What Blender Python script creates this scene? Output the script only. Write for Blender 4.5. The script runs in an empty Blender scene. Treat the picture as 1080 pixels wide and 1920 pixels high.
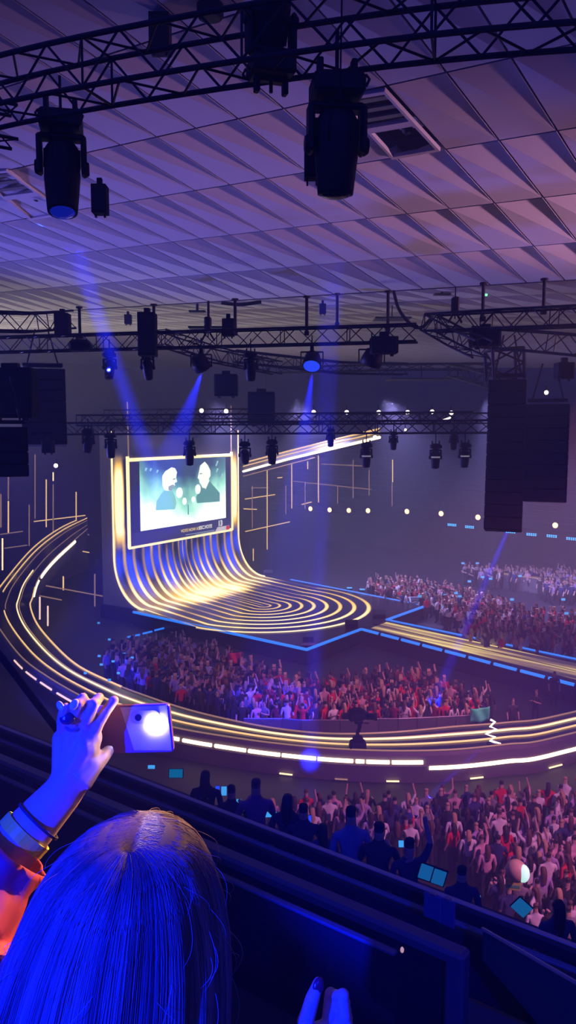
import bpy, bmesh, math, random
import numpy as np
from mathutils import Vector, Matrix, Euler
random.seed(7)
rng = np.random.default_rng(5)
SC = bpy.context.scene
COL = SC.collection
PI = math.pi

# ------------------------------------------------------------------ camera
FPX, TH, HC = 1500.0, math.atan(160 / 1500), 13.5
cam = bpy.data.cameras.new('camera')
cam.sensor_fit = 'VERTICAL'; cam.sensor_height = 36.0
cam.lens = FPX * 36.0 / 1920.0
cam.clip_start = 0.05; cam.clip_end = 400
co = bpy.data.objects.new('camera', cam); COL.objects.link(co)
co.location = (0, 0, HC); co.rotation_euler = (PI / 2 - TH, 0, 0)
SC.camera = co
SC.view_settings.view_transform = 'Standard'; SC.view_settings.look = 'None'
SC.view_settings.exposure = 0.0; SC.view_settings.gamma = 1.0
SC.view_settings.use_curve_mapping = False
SC.cycles.volume_bounces = 0
SC.cycles.max_bounces = 4
SC.cycles.diffuse_bounces = 2
SC.cycles.glossy_bounces = 2
SC.cycles.transmission_bounces = 2
SC.cycles.transparent_max_bounces = 6
SC.cycles.sample_clamp_indirect = 4.0
SC.cycles.use_denoising = True
SC.cycles.adaptive_threshold = 0.02

# ------------------------------------------------------------------ world and lights
world = bpy.data.worlds.new('world'); SC.world = world
world.use_nodes = True
world.node_tree.nodes['Background'].inputs[0].default_value = (0.032, 0.034, 0.56, 1)
world.node_tree.nodes['Background'].inputs[1].default_value = 0.80

def spot(name, loc, target, color, power, angle, blend=0.3, radius=0.08):
    l = bpy.data.lights.new(name, 'SPOT'); l.color = color; l.energy = power
    l.spot_size = math.radians(angle); l.spot_blend = blend; l.shadow_soft_size = radius
    o = bpy.data.objects.new(name, l); COL.objects.link(o)
    o.location = loc
    o.rotation_euler = (Vector(target) - Vector(loc)).to_track_quat('-Z', 'Y').to_euler()
    return o
def point(name, loc, color, power, radius=0.05):
    l = bpy.data.lights.new(name, 'POINT'); l.color = color; l.energy = power; l.shadow_soft_size = radius
    o = bpy.data.objects.new(name, l); COL.objects.link(o); o.location = loc
    return o

BLUE = (0.01, 0.02, 1.0); PINK = (1.0, 0.30, 0.62); VIO = (0.35, 0.22, 1.0); WARM = (1.0, 0.72, 0.38)
# audience and ceiling washes
spot('wash_light_over_near_crowd', (16, 8, 18), (6, 22, 1), (1.0, 0.27, 0.62), 19000, 56, 0.8, 0.3)
spot('wash_light_over_pit', (14, 28, 17), (5, 36, 1), (1.0, 0.30, 0.50), 11000, 50, 0.8, 0.3)
spot('wash_light_over_pit_stage_end', (-14, 30, 16), (-5, 40, 1), (0.25, 0.18, 1.0), 6500, 50, 0.8, 0.3)
spot('wash_light_over_far_crowd', (24, 44, 17), (15, 56, 1), (0.95, 0.30, 0.62), 8000, 60, 0.8, 0.3)
spot('uplight_stage_rose', (-36, 46, 4), (3, 23, 19.3), (0.95, 0.52, 0.68), 8000, 32, 1.0, 0.6)
spot('uplight_violet', (-34, 38, 7), (3, 24, 19.2), (0.13, 0.13, 1.0), 80000, 38, 1.0, 0.6)
spot('stage_warm_light', (3.6, 4.6, 15.6), (-0.30, 1.165, 13.0), (1.0, 0.48, 0.16), 6000, 4.4, 0.4, 0.08)
spot('uplight_pink', (25, 20, 12.5), (9.5, 21, 19.0), (1.0, 0.44, 0.72), 24000, 36, 1.0, 0.6)
for k_ in range(6):
    spot('far_wash_light', (-6 + 6.5 * k_, 64 - 3.2 * k_, 15.5), (0 + 6.5 * k_, 66 - 3.2 * k_, 0), (0.40, 0.36, 1.0), 17500, 95, 1.0, 0.4)
spot('uplight_cream', (-43, 62, 6), (-14, 46, 18.7), (1.0, 0.88, 0.72), 90000, 30, 1.0, 0.6)
# front wash on the spectator near the camera, then the rail
spot('front_blue_light', (-3.2, -3.4, 14.6), (-0.36, 1.05, 12.95), (0.0, 0.006, 1.0), 14000, 11, 0.5, 0.08)
spot('front_blue_light', (0.3, -4.0, 15.8), (0.75, 2.5, 12.25), (0.0, 0.01, 1.0), 1800, 18, 0.8, 0.08)  # extra lamp added to turn the rail edge blue

# ------------------------------------------------------------------ unprojection of photo points to places
cT, sT = math.cos(TH), math.sin(TH)
def ray(px, py):
    x = (px - 540) / FPX; u = (960 - py) / FPX
    return Vector((x, cT + sT * u, -sT + cT * u))
def at(px, py, y):                      # the point y metres ahead
    d = ray(px, py); return Vector((0, 0, HC)) + d * (y / d.y)
def atz(px, py, z):                     # the point at height z
    d = ray(px, py); return Vector((0, 0, HC)) + d * ((z - HC) / d.z)

# ------------------------------------------------------------------ materials
MATS = {}
def mat(name, color=(0.5, 0.5, 0.5), rough=0.6, metal=0.0, emit=None, strength=0.0, noise=0.0, nscale=8.0, spec=0.5, sample=False):
    if name in MATS: return MATS[name]
    m = bpy.data.materials.new(name); m.use_nodes = True
    nt = m.node_tree; b = nt.nodes['Principled BSDF']
    b.inputs['Base Color'].default_value = (*color, 1)
    b.inputs['Roughness'].default_value = rough
    b.inputs['Metallic'].default_value = metal
    b.inputs['Specular IOR Level'].default_value = spec
    if emit:
        b.inputs['Emission Color'].default_value = (*emit, 1)
        b.inputs['Emission Strength'].default_value = strength
        if not sample: m.cycles.emission_sampling = 'NONE'
    if noise:
        tc = nt.nodes.new('ShaderNodeTexCoord'); n = nt.nodes.new('ShaderNodeTexNoise')
        n.inputs['Scale'].default_value = nscale; n.inputs['Detail'].default_value = 4
        r = nt.nodes.new('ShaderNodeMapRange')
        r.inputs['To Min'].default_value = 1 - noise; r.inputs['To Max'].default_value = 1 + noise
        mx = nt.nodes.new('ShaderNodeMix'); mx.data_type = 'RGBA'; mx.blend_type = 'MULTIPLY'
        mx.inputs['Factor'].default_value = 1
        mx.inputs['A'].default_value = (*color, 1)
        nt.links.new(tc.outputs['Object'], n.inputs['Vector'])
        nt.links.new(n.outputs['Fac'], r.inputs['Value'])
        nt.links.new(r.outputs['Result'], mx.inputs['B'])
        nt.links.new(mx.outputs['Result'], b.inputs['Base Color'])
    MATS[name] = m
    return m
BLACK = mat('black_metal', (0.006, 0.006, 0.009), 0.6, 0.1, noise=0.2)
TRUSS = mat('black_truss_tube', (0.007, 0.007, 0.011), 0.6, 0.1, noise=0.2)
DARK = mat('matte_black', (0.006, 0.006, 0.009), 0.9, noise=0.2)
GREY = mat('grey_metal', (0.25, 0.25, 0.27), 0.4, 0.6, noise=0.1)
CEIL = mat('ceiling_panel_white', (0.62, 0.60, 0.62), 0.75, noise=0.06, nscale=0.6)
SEAM = mat('ceiling_seam_dark', (0.05, 0.05, 0.06), 0.9, noise=0.1)
FLOOR = mat('arena_floor_dark', (0.03, 0.03, 0.036), 0.6, noise=0.3, nscale=0.5)
WALL = mat('arena_wall_dark', (0.05, 0.048, 0.06), 0.9, noise=0.3, nscale=0.4)
STAND = mat('stand_concrete_dark', (0.06, 0.056, 0.06), 0.9, noise=0.3, nscale=0.7)
GOLD = mat('gold_led_strip', (0.3, 0.2, 0.1), 0.4, emit=(1.0, 0.60, 0.22), strength=1.3)
GOLDDIM = mat('dim_gold_led_strip', (0.3, 0.2, 0.1), 0.4, emit=(0.9, 0.52, 0.32), strength=0.32)
GOLDHOT = mat('pale_gold_led_strip', (0.4, 0.3, 0.2), 0.4, emit=(1.0, 0.72, 0.36), strength=2.0)
WHITEBAR = mat('warm_white_light_bar', (0.6, 0.5, 0.4), 0.4, emit=(1.0, 0.72, 0.42), strength=5.0, sample=True)
PINKBAR = mat('pinkish_white_light_bar', (0.6, 0.5, 0.4), 0.4, emit=(1.0, 0.66, 0.56), strength=1.3)
BLUELED = mat('blue_led_edge', (0.05, 0.1, 0.3), 0.4, emit=(0.02, 0.22, 1.0), strength=1.3)
CYANLED = mat('cyan_lamp', (0.1, 0.3, 0.4), 0.4, emit=(0.06, 0.42, 0.95), strength=0.9)
LAMPW = mat('warm_lamp_face', (0.6, 0.5, 0.4), 0.3, emit=(1.0, 0.56, 0.26), strength=5.0)
LAMPC = mat('white_lamp_face', (0.6, 0.6, 0.6), 0.3, emit=(1.0, 0.80, 0.70), strength=2.5)
LENSB = mat('blue_lamp_face', (0.1, 0.1, 0.3), 0.2, emit=(0.02, 0.07, 1.0), strength=1.0)
LENS = mat('dark_glass_lens', (0.02, 0.02, 0.04), 0.08)
DECK = mat('glossy_black_deck', (0.02, 0.02, 0.026), 0.22, noise=0.15, nscale=0.6)
SKIRT = mat('grey_stage_skirt', (0.16, 0.15, 0.17), 0.8, noise=0.15, nscale=0.8)
PANEL = mat('grey_backing_panel', (0.42, 0.42, 0.44), 0.8, noise=0.1, nscale=0.5)

# ------------------------------------------------------------------ mesh helpers
class MB:
    def __init__(s): s.v = []; s.f = []; s.mi = []; s.cur = 0; s.smooth = False; s.sm = []
    def _add(s, vs, fs):
        o = len(s.v); s.v.extend([tuple(v) for v in vs])
        for f in fs: s.f.append(tuple(i + o for i in f)); s.mi.append(s.cur); s.sm.append(s.smooth)
    def box(s, c, size, rot=None, bevel=0.0):
        hx, hy, hz = [k / 2 for k in size]
        c = Vector(c)
        if bevel:
            b = min(bevel, hx * .9, hy * .9, hz * .9)
            P = []
            for sx in (-1, 1):
                for sy in (-1, 1):
                    for sz in (-1, 1):
                        P += [(sx * (hx - b), sy * (hy - b), sz * hz), (sx * (hx - b), sy * hy, sz * (hz - b)), (sx * hx, sy * (hy - b), sz * (hz - b))]
            bm = bmesh.new()
            for p in P: bm.verts.new(p)
            r = bmesh.ops.convex_hull(bm, input=bm.verts)
            bm.verts.index_update()
            vs = [v.co.copy() for v in bm.verts]; fs = [tuple(v.index for v in f.verts) for f in bm.faces]
            bm.free()
        else:
            vs = [Vector((x, y, z)) for x in (-hx, hx) for y in (-hy, hy) for z in (-hz, hz)]
            fs = [(0, 1, 3, 2), (4, 6, 7, 5), (0, 4, 5, 1), (2, 3, 7, 6), (0, 2, 6, 4), (1, 5, 7, 3)]
        if rot is not None: vs = [rot @ v for v in vs]
        s._add([v + c for v in vs], fs)
        return s
    def tube(s, pts, r, n=8, caps=True, closed=False):
        pts = [Vector(p) for p in pts]
        rs = r if isinstance(r, (list, tuple)) else [r] * len(pts)
        L = len(pts); V = []; up = None
        for i, p in enumerate(pts):
            a = pts[(i - 1) % L] if (i > 0 or closed) else p
            b = pts[(i + 1) % L] if (i < L - 1 or closed) else p
            t = (b - a)
            t = t.normalized() if t.length > 1e-9 else Vector((0, 0, 1))
            if up is None:
                up = Vector((0, 0, 1)) if abs(t.z) < .9 else Vector((1, 0, 0))
            x = t.cross(up)
            if x.length < 1e-6: x = t.orthogonal()
            x.normalize(); y = x.cross(t).normalized(); up = y
            for k in range(n):
                q = 2 * PI * k / n
                V.append(p + (x * math.cos(q) + y * math.sin(q)) * rs[i])
        Fs = []
        for i in range(L if closed else L - 1):
            j = (i + 1) % L
            for k in range(n):
                k2 = (k + 1) % n
                Fs.append((i * n + k, i * n + k2, j * n + k2, j * n + k))
        if caps and not closed:
            Fs.append(tuple(range(n - 1, -1, -1))); Fs.append(tuple((L - 1) * n + k for k in range(n)))
        s._add(V, Fs); return s
    def lathe(s, prof, n=20, mtx=None):         # prof: (radius, z)
        V = []; Fs = []
        for r, z in prof:
            for k in range(n):
                q = 2 * PI * k / n; V.append(Vector((r * math.cos(q), r * math.sin(q), z)))
        for i in range(len(prof) - 1):
            for k in range(n):
                k2 = (k + 1) % n; Fs.append((i * n + k, i * n + k2, (i + 1) * n + k2, (i + 1) * n + k))
        Fs.append(tuple(range(n - 1, -1, -1))); Fs.append(tuple((len(prof) - 1) * n + k for k in range(n)))
        if mtx is not None: V = [mtx @ v for v in V]
        s._add(V, Fs); return s
    def ball(s, c, r, n=14, m=8, mtx=None):
        r = r if isinstance(r, (tuple, list)) else (r, r, r); c = Vector(c)
        V = [Vector((0, 0, -r[2]))]; Fs = []
        for i in range(1, m):
            a = -PI / 2 + PI * i / m
            for k in range(n):
                q = 2 * PI * k / n; V.append(Vector((r[0] * math.cos(a) * math.cos(q), r[1] * math.cos(a) * math.sin(q), r[2] * math.sin(a))))
        V.append(Vector((0, 0, r[2])))
        for k in range(n): Fs.append((0, 1 + (k + 1) % n, 1 + k))
        for i in range(m - 2):
            for k in range(n):
                k2 = (k + 1) % n; Fs.append((1 + i * n + k, 1 + i * n + k2, 1 + (i + 1) * n + k2, 1 + (i + 1) * n + k))
        b = 1 + (m - 2) * n
        for k in range(n): Fs.append((b + k, b + (k + 1) % n, len(V) - 1))
        if mtx is not None: V = [mtx @ v for v in V]
        s._add([v + c for v in V], Fs); return s
    def prism(s, poly, z0, z1):                 # poly in xy
        n = len(poly)
        V = [(x, y, z0) for x, y in poly] + [(x, y, z1) for x, y in poly]
        s._add(V, [tuple(range(n - 1, -1, -1)), tuple(range(n, 2 * n))] + [(k, (k + 1) % n, n + (k + 1) % n, n + k) for k in range(n)])
        return s
    def loft(s, rows, closed=False, two=False): # rows of equally many points
        n = len(rows[0]); V = [p for r in rows for p in r]; Fs = []
        for i in range(len(rows) - 1):
            for k in range(n if closed else n - 1):
                k2 = (k + 1) % n
                Fs.append((i * n + k, i * n + k2, (i + 1) * n + k2, (i + 1) * n + k))
        s._add(V, Fs); return s
    def build(s, name, mats, parent=None, loc=None):
        me = bpy.data.meshes.new(name); me.from_pydata(s.v, [], s.f)
        mats = mats if isinstance(mats, (list, tuple)) else [mats]
        for m in mats: me.materials.append(m)
        if len(mats) > 1: me.polygons.foreach_set('material_index', s.mi)
        me.polygons.foreach_set('use_smooth', s.sm)
        me.update()
        o = bpy.data.objects.new(name, me); COL.objects.link(o)
        if parent is not None: o.parent = parent
        if loc is not None: o.location = loc
        return o

def tag(o, label=None, cat=None, group=None, kind=None):
    if label: o['label'] = label
    if cat: o['category'] = cat
    if group: o['group'] = group
    if kind: o['kind'] = kind
    return o
def thing(name, label, cat, loc=(0, 0, 0), rotz=0.0, group=None):
    o = bpy.data.objects.new(name, None); COL.objects.link(o)
    o.location = loc; o.rotation_euler = (0, 0, rotz); o.empty_display_size = .2
    return tag(o, label, cat, group)
KIDS = {}
def tree_copy(o, parent=None):
    c = o.copy(); COL.objects.link(c)
    if parent is not None: c.parent = parent
    for ch in list(o.children): tree_copy(ch, c)
    return c
def dup(o, loc, rotz, label=None, group=None, scale=None):
    c = tree_copy(o); c.location = loc; c.rotation_euler = (0, 0, rotz)
    if label: c['label'] = label
    if group: c['group'] = group
    if scale: c.scale = (scale,) * 3
    return c
def catmull(pts, per=10):
    P = [Vector(p) for p in pts]; P = [P[0] * 2 - P[1]] + P + [P[-1] * 2 - P[-2]]
    out = []
    for i in range(1, len(P) - 2):
        a, b, c, d = P[i - 1:i + 3]
        for k in range(per):
            t = k / per
            out.append(0.5 * ((2 * b) + (c - a) * t + (2 * a - 5 * b + 4 * c - d) * t * t + (3 * b - a - 3 * c + d) * t ** 3))
    out.append(P[-2]); return out
def resample(pts, n):
    d = [0.0]
    for a, b in zip(pts, pts[1:]): d.append(d[-1] + (b - a).length)
    out = []; j = 0
    for i in range(n):
        t = d[-1] * i / (n - 1)
        while j < len(pts) - 2 and d[j + 1] < t: j += 1
        k = (t - d[j]) / max(d[j + 1] - d[j], 1e-9); out.append(pts[j].lerp(pts[j + 1], min(max(k, 0), 1)))
    return out

# ================================================================== THE SETTING
# hall axes: HU runs along the rows of ceiling panels towards the stage end, HV across the hall
HU = Vector((-0.80, 0.60, 0)); HV = Vector((0.60, 0.80, 0))
MB().box((0, 60, -0.1), (220, 200, 0.2)).build('floor', FLOOR)['kind'] = 'structure'

R1 = Vector((-0.82002777, 0.57082134, 0.04144214)); R2 = Vector((0.56921927, 0.80590627, -0.16280204))
CP0 = Vector((0, 32, 18.54)); CN = Vector((-0.12634086, -0.10992254, -0.98587779))   # CN points down
def on_ceiling(px, py):
    d = ray(px, py); C = Vector((0, 0, HC)); t = (CP0 - C).dot(CN) / d.dot(CN); return C + d * t
def cpt(i, j, h=0.0): return CP0 + R1 * i + R2 * j - CN * h        # h > 0 recesses upwards
rows = [0.0, -3.1, -6.2, -9.25, -12.0, -14.95, -17.9, -20.9]
ce = MB()
VENTS = {(0, 4)}
def panels(ce, pt, rows, i0, ni, step, depth, skip=()):
    for r in range(len(rows) - 1):
        jb, jt = rows[r], rows[r + 1]          # jb far edge, jt near edge
        for k in range(ni):
            ia = i0 + k * step; ib = ia + step # ib is further to the left
            if (r, k) in skip: continue
            g = 0.024
            TL = pt(ib - g, jt + g, 0.0); TR = pt(ia + g, jt + g, depth); BR = pt(ia + g, jb - g, 0.0); BL = pt(ib - g, jb - g, 0.0); T0 = pt(ia + g, jt + g, 0.0)
            ce.cur = 0
            ce._add([TL, TR, BR, BL, T0], [(0, 2, 1), (0, 3, 2), (0, 1, 4), (4, 1, 2)])
I0 = -10.67 - 1.225 * 22
NI = 22 + 34
vent_cells = {(3, 21), (3, 20)}
panels(ce, cpt, rows, I0, NI, 1.225, 0.30, skip={(3, 22)})
ce.cur = 1
ce._add([cpt(I0, 0, .36), cpt(I0 + NI * 1.225, 0, .36), cpt(I0 + NI * 1.225, rows[-1], .36), cpt(I0, rows[-1], .36)], [(0, 1, 2, 3)])
# lip at the fold and the flat section beyond it
fold = lambda i, j, h=0.0: CP0 + R1 * i + Vector((0, 0, 0.10)) + Vector((HV.x, HV.y, -0.004)) * j + Vector((0, 0, 1)) * h
rows2 = [46 - 3.05 * k for k in range(16)]; rows2[-1] = 0.25
ce.cur = 1
ce._add([cpt(I0, 0, -.03), cpt(I0 + NI * 1.225, 0, -.03), cpt(I0 + NI * 1.225, 0, .5), cpt(I0, 0, .5)], [(0, 1, 2, 3)])
panels(ce, fold, rows2, I0, NI + 26, 1.225, 0.28)
ce.cur = 1
ce._add([fold(I0, 0, .36), fold(I0 + 100, 0, .36), fold(I0 + 100, 47, .36), fold(I0, 47, .36)], [(0, 1, 2, 3)])
ce.build('ceiling', [CEIL, SEAM])['kind'] = 'structure'

def hall(u, v, z=0): return HU * u + HV * v + Vector((0, 0, z))
def quadwall(name, m, a, b, c, d):
    mb = MB(); mb._add([a, b, c, d], [(0, 1, 2, 3)]); o = mb.build(name, m); o['kind'] = 'structure'; return o
# opposite long side: fascia, raked stand and back wall
st = MB()
V0 = 78.0
prev = None
st._add([hall(-60, V0, 0), hall(110, V0, 0), hall(110, V0, 3.4), hall(-60, V0, 3.4)], [(0, 1, 2, 3)])
for k in range(22):
    v = V0 + k * 0.9; z = 3.4 + k * 0.5
    st._add([hall(-60, v, z), hall(110, v, z), hall(110, v + .9, z), hall(-60, v + .9, z),
             hall(110, v + .9, z + .5), hall(-60, v + .9, z + .5)], [(0, 1, 2, 3), (3, 2, 4, 5)])
st.build('wall_stand', STAND)['kind'] = 'structure'
quadwall('wall_far', WALL, hall(-70, 98, 0), hall(120, 98, 0), hall(120, 98, 26), hall(-70, 98, 26))
quadwall('wall_left', WALL, hall(78, -30, 0), hall(78, 110, 0), hall(78, 110, 26), hall(78, -30, 26))
quadwall('wall_right', WALL, hall(-45, 20, 0), hall(-45, 110, 0), hall(-45, 110, 26), hall(-45, 20, 26))

# ================================================================== STAGE
A = Vector((0.84, -0.54, 0)); W = Vector((0.54, 0.84, 0)); MS = Vector((-5.93, 60.05, 0))
def sl(w, a, z): return MS + W * w + A * a + Vector((0, 0, z))
SZ = 1.0
def ledmat():
    m = bpy.data.materials.new('curved_led_picture'); m.use_nodes = True; nt = m.node_tree
    b = nt.nodes['Principled BSDF']; b.inputs['Base Color'].default_value = (0.015, 0.015, 0.02, 1); b.inputs['Roughness'].default_value = 0.25
    m.cycles.emission_sampling = 'NONE'
    def N(t, **k):
        n = nt.nodes.new(t)
        for a, v in k.items(): setattr(n, a, v)
        return n
    def math_(op, a, b_=None, c=None):
        n = N('ShaderNodeMath', operation=op)
        for i, x in enumerate((a, b_, c)):
            if x is None: continue
            if isinstance(x, (int, float)): n.inputs[i].default_value = x
            else: nt.links.new(x, n.inputs[i])
        return n.outputs[0]
    def attr(nm): 
        n = N('ShaderNodeAttribute'); n.attribute_name = nm; return n.outputs['Fac']
    r, s = attr('r'), attr('s')
    f = math_('FRACT', math_('ADD', math_('MULTIPLY', math_('POWER', math_('MULTIPLY', r, 1 / 7.35), 0.8), 9.0), 0.5))
    d = math_('ABSOLUTE', math_('SUBTRACT', f, 0.5))
    # line width grows towards the tip
    wdt = N('ShaderNodeMapRange'); nt.links.new(s, wdt.inputs['Value'])
    wdt.inputs['From Min'].default_value = 6; wdt.inputs['From Max'].default_value = 20; wdt.inputs['To Min'].default_value = 0.27; wdt.inputs['To Max'].default_value = 0.22
    core = N('ShaderNodeMapRange'); core.interpolation_type = 'SMOOTHSTEP'
    nt.links.new(d, core.inputs['Value']); core.inputs['From Min'].default_value = 0.04
    nt.links.new(wdt.outputs[0], core.inputs['From Max']); core.inputs['To Min'].default_value = 1; core.inputs['To Max'].default_value = 0
    noise = N('ShaderNodeTexNoise'); cmb = N('ShaderNodeCombineXYZ')
    nt.links.new(math_('MULTIPLY', r, 0.45), cmb.inputs[0]); nt.links.new(math_('MULTIPLY', s, 0.16), cmb.inputs[1])
    nt.links.new(cmb.outputs[0], noise.inputs['Vector']); noise.inputs['Scale'].default_value = 1.3; noise.inputs['Detail'].default_value = 2
    var = N('ShaderNodeMapRange'); nt.links.new(noise.outputs['Fac'], var.inputs['Value'])
    var.inputs['From Min'].default_value = 0.35; var.inputs['From Max'].default_value = 0.65; var.inputs['To Min'].default_value = 0.25; var.inputs['To Max'].default_value = 1.5
    # bright bend between wall and floor, dark blue gaps above it
    bend = N('ShaderNodeMapRange'); bend.interpolation_type = 'SMOOTHSTEP'; nt.links.new(math_('ABSOLUTE', math_('SUBTRACT', s, 13.2)), bend.inputs['Value'])
    bend.inputs['From Min'].default_value = 0.3; bend.inputs['From Max'].default_value = 3.4; bend.inputs['To Min'].default_value = 1.0; bend.inputs['To Max'].default_value = 0.0
    tip = attr('tip')
    amp = math_('ADD', math_('MULTIPLY', var.outputs[0], 0.75), math_('ADD', math_('MULTIPLY', bend.outputs[0], 2.4), math_('MULTIPLY', tip, 2.6)))
    below = N('ShaderNodeMapRange'); below.interpolation_type = 'SMOOTHSTEP'; nt.links.new(s, below.inputs['Value'])
    below.inputs['From Min'].default_value = 6.6; below.inputs['From Max'].default_value = 7.2
    flr = N('ShaderNodeMapRange'); flr.interpolation_type = 'SMOOTHSTEP'; nt.links.new(s, flr.inputs['Value'])
    flr.inputs['From Min'].default_value = 14.5; flr.inputs['From Max'].default_value = 18.0; flr.inputs['To Min'].default_value = 1.0; flr.inputs['To Max'].default_value = 0.75
    lines = math_('MULTIPLY', math_('MULTIPLY', math_('MULTIPLY', core.outputs[0], amp), below.outputs[0]), flr.outputs[0])
    # light flowing from the centre of the bend
    edge = N('ShaderNodeMapRange'); edge.interpolation_type = 'SMOOTHSTEP'; nt.links.new(math_('ABSOLUTE', math_('SUBTRACT', r, 6.75)), edge.inputs['Value'])
    edge.inputs['From Min'].default_value = 0.15; edge.inputs['From Max'].default_value = 0.62; edge.inputs['To Min'].default_value = 1; edge.inputs['To Max'].default_value = 0
    ez = N('ShaderNodeMapRange'); ez.interpolation_type = 'SMOOTHSTEP'; nt.links.new(math_('ABSOLUTE', math_('SUBTRACT', s, 5.0)), ez.inputs['Value'])
    ez.inputs['From Min'].default_value = 0.5; ez.inputs['From Max'].default_value = 3.8; ez.inputs['To Min'].default_value = 1; ez.inputs['To Max'].default_value = 0
    band = math_('MULTIPLY', edge.outputs[0], ez.outputs[0])
    def sm(v, c, a, b_):
        m_ = N('ShaderNodeMapRange'); m_.interpolation_type = 'SMOOTHSTEP'; nt.links.new(math_('ABSOLUTE', math_('SUBTRACT', v, c)), m_.inputs['Value'])
        m_.inputs['From Min'].default_value = a; m_.inputs['From Max'].default_value = b_; m_.inputs['To Min'].default_value = 1; m_.inputs['To Max'].default_value = 0; return m_.outputs[0]
    swirl = math_('MULTIPLY', math_('MULTIPLY', sm(r, 0.0, 1.0, 5.5), sm(s, 13.9, 0.4, 2.8)), math_('MULTIPLY_ADD', noise.outputs['Fac'], 5.0, -1.2))
    tot = math_('ADD', math_('MAXIMUM', swirl, 0.0), math_('ADD', lines, math_('MULTIPLY', band, 4.0)))
    tot2 = math_('ADD', tot, math_('MULTIPLY', bend.outputs[0], 0.55))
    ramp = N('ShaderNodeValToRGB'); e = ramp.color_ramp.elements
    e[0].position = 0; e[0].color = (0.004, 0.006, 0.03, 1); e[1].position = 1; e[1].color = (1.0, 0.90, 0.52, 1)
    for p, c in ((0.10, (0.05, 0.035, 0.05, 1)), (0.32, (0.36, 0.20, 0.07, 1)), (0.62, (0.95, 0.56, 0.10, 1))):
        q = e.new(p); q.color = c
    nt.links.new(math_('MULTIPLY', tot2, 0.50), ramp.inputs[0])
    blue = N('ShaderNodeMapRange'); blue.interpolation_type = 'SMOOTHSTEP'; nt.links.new(math_('ABSOLUTE', math_('SUBTRACT', s, 10.3)), blue.inputs['Value'])
    blue.inputs['From Min'].default_value = 0.5; blue.inputs['From Max'].default_value = 2.6; blue.inputs['To Min'].default_value = 1; blue.inputs['To Max'].default_value = 0
    bn = N('ShaderNodeMapRange'); nt.links.new(noise.outputs['Fac'], bn.inputs['Value']); bn.inputs['From Min'].default_value = .4; bn.inputs['From Max'].default_value = .55
    bl = math_('MULTIPLY', math_('MULTIPLY', blue.outputs[0], bn.outputs[0]), math_('SUBTRACT', 1.0, core.outputs[0]))
    addb = N('ShaderNodeMix', data_type='RGBA', blend_type='ADD'); addb.inputs['Factor'].default_value = 1
    cb = N('ShaderNodeCombineColor'); nt.links.new(math_('MULTIPLY', bl, 0.02), cb.inputs[0]); nt.links.new(math_('MULTIPLY', bl, 0.06), cb.inputs[1]); nt.links.new(math_('MULTIPLY', bl, 0.9), cb.inputs[2])
    nt.links.new(ramp.outputs[0], addb.inputs['A']); nt.links.new(cb.outputs[0], addb.inputs['B'])
    nt.links.new(addb.outputs['Result'], b.inputs['Emission Color']); b.inputs['Emission Strength'].default_value = 1.8
    return m
LED = ledmat()
HALF = 7.3
stage = thing('curved_stage', 'curved light-covered stage sweeping from tall rear wall down to rounded floor', 'stage', sl(0, 0, 0))
# profile: wall, quarter bend, floor
RX, RZ, TOPZ = 2.7, 3.4, 13.2
prof = []
for k in range(24): prof.append((-RX, TOPZ - (TOPZ - SZ - RZ) * k / 24))
for k in range(17):
    q = PI / 2 * k / 16; prof.append((-RX * math.cos(q), SZ + RZ * (1 - math.sin(q))))
FLEN = 13.9
for k in range(1, 61): prof.append((FLEN * k / 60, SZ))
slen = [0.0]
for p, q in zip(prof, prof[1:]): slen.append(slen[-1] + math.dist(p, q))
NW = 80
verts = []; rr = []; ss = []; tt = []
CA, CW = 6.2, -1.8
for (a, z), s_ in zip(prof, slen):
    dr = CW * min(max(a, 0) / CA, 1.0)
    for k in range(NW + 1):
        w0 = -HALF + 2 * HALF * k / NW
        if a > CA:
            hw = math.sqrt(max(0.0, (HALF + .35) ** 2 - (a - CA) ** 2)) if a - CA < HALF + .35 else 0.0
            w = w0 / HALF * hw
            r_ = math.hypot(w, a - CA)
        else: w = w0; r_ = abs(w0)
        verts.append(sl(w + dr, a, z) - sl(0, 0, 0)); rr.append(r_); ss.append(s_)
        tt.append(max(0, min(1, (a - 2.0) / 10)) * (0.35 + 0.65 * max(0, min(1, (0.6 * HALF - w) / HALF))))
fs = []
for i in range(len(prof) - 1):
    for k in range(NW):
        fs.append((i * (NW + 1) + k, i * (NW + 1) + k + 1, (i + 1) * (NW + 1) + k + 1, (i + 1) * (NW + 1) + k))
me = bpy.data.meshes.new('led_sheet'); me.from_pydata(verts, [], fs)
for nm, arr in (('r', rr), ('s', ss), ('tip', tt)):
    at_ = me.attributes.new(nm, 'FLOAT', 'POINT'); at_.data.foreach_set('value', arr)
me.materials.append(LED); me.polygons.foreach_set('use_smooth', [True] * len(fs)); me.update()
led = bpy.data.objects.new('led_sheet', me); COL.objects.link(led); led.parent = stage
O = sl(0, 0, 0)
for sgn in (-1, 1):
    mb = MB(); mb.tube([sl(sgn * (HALF + .06), a, z) - O for a, z in prof[:41]], 0.07, 6); mb.build('edge_light_strip', GOLDHOT, stage)
mb = MB()                                                     # backing structure of the wall
P2 = [(-RX - .08, TOPZ), (-RX - .08, SZ + RZ)] + [(-RX * math.cos(PI / 2 * k / 8) - .08, SZ + RZ * (1 - math.sin(PI / 2 * k / 8)) - .05) for k in range(1, 9)]
for sgn in (-1, 1):
    mb._add([sl(sgn * (HALF + .02), a, z) - O for a, z in P2] + [sl(sgn * (HALF + .02), -RX - 1.2, SZ) - O, sl(sgn * (HALF + .02), -RX - 1.2, TOPZ) - O], [tuple(range(len(P2) + 2))])
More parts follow.
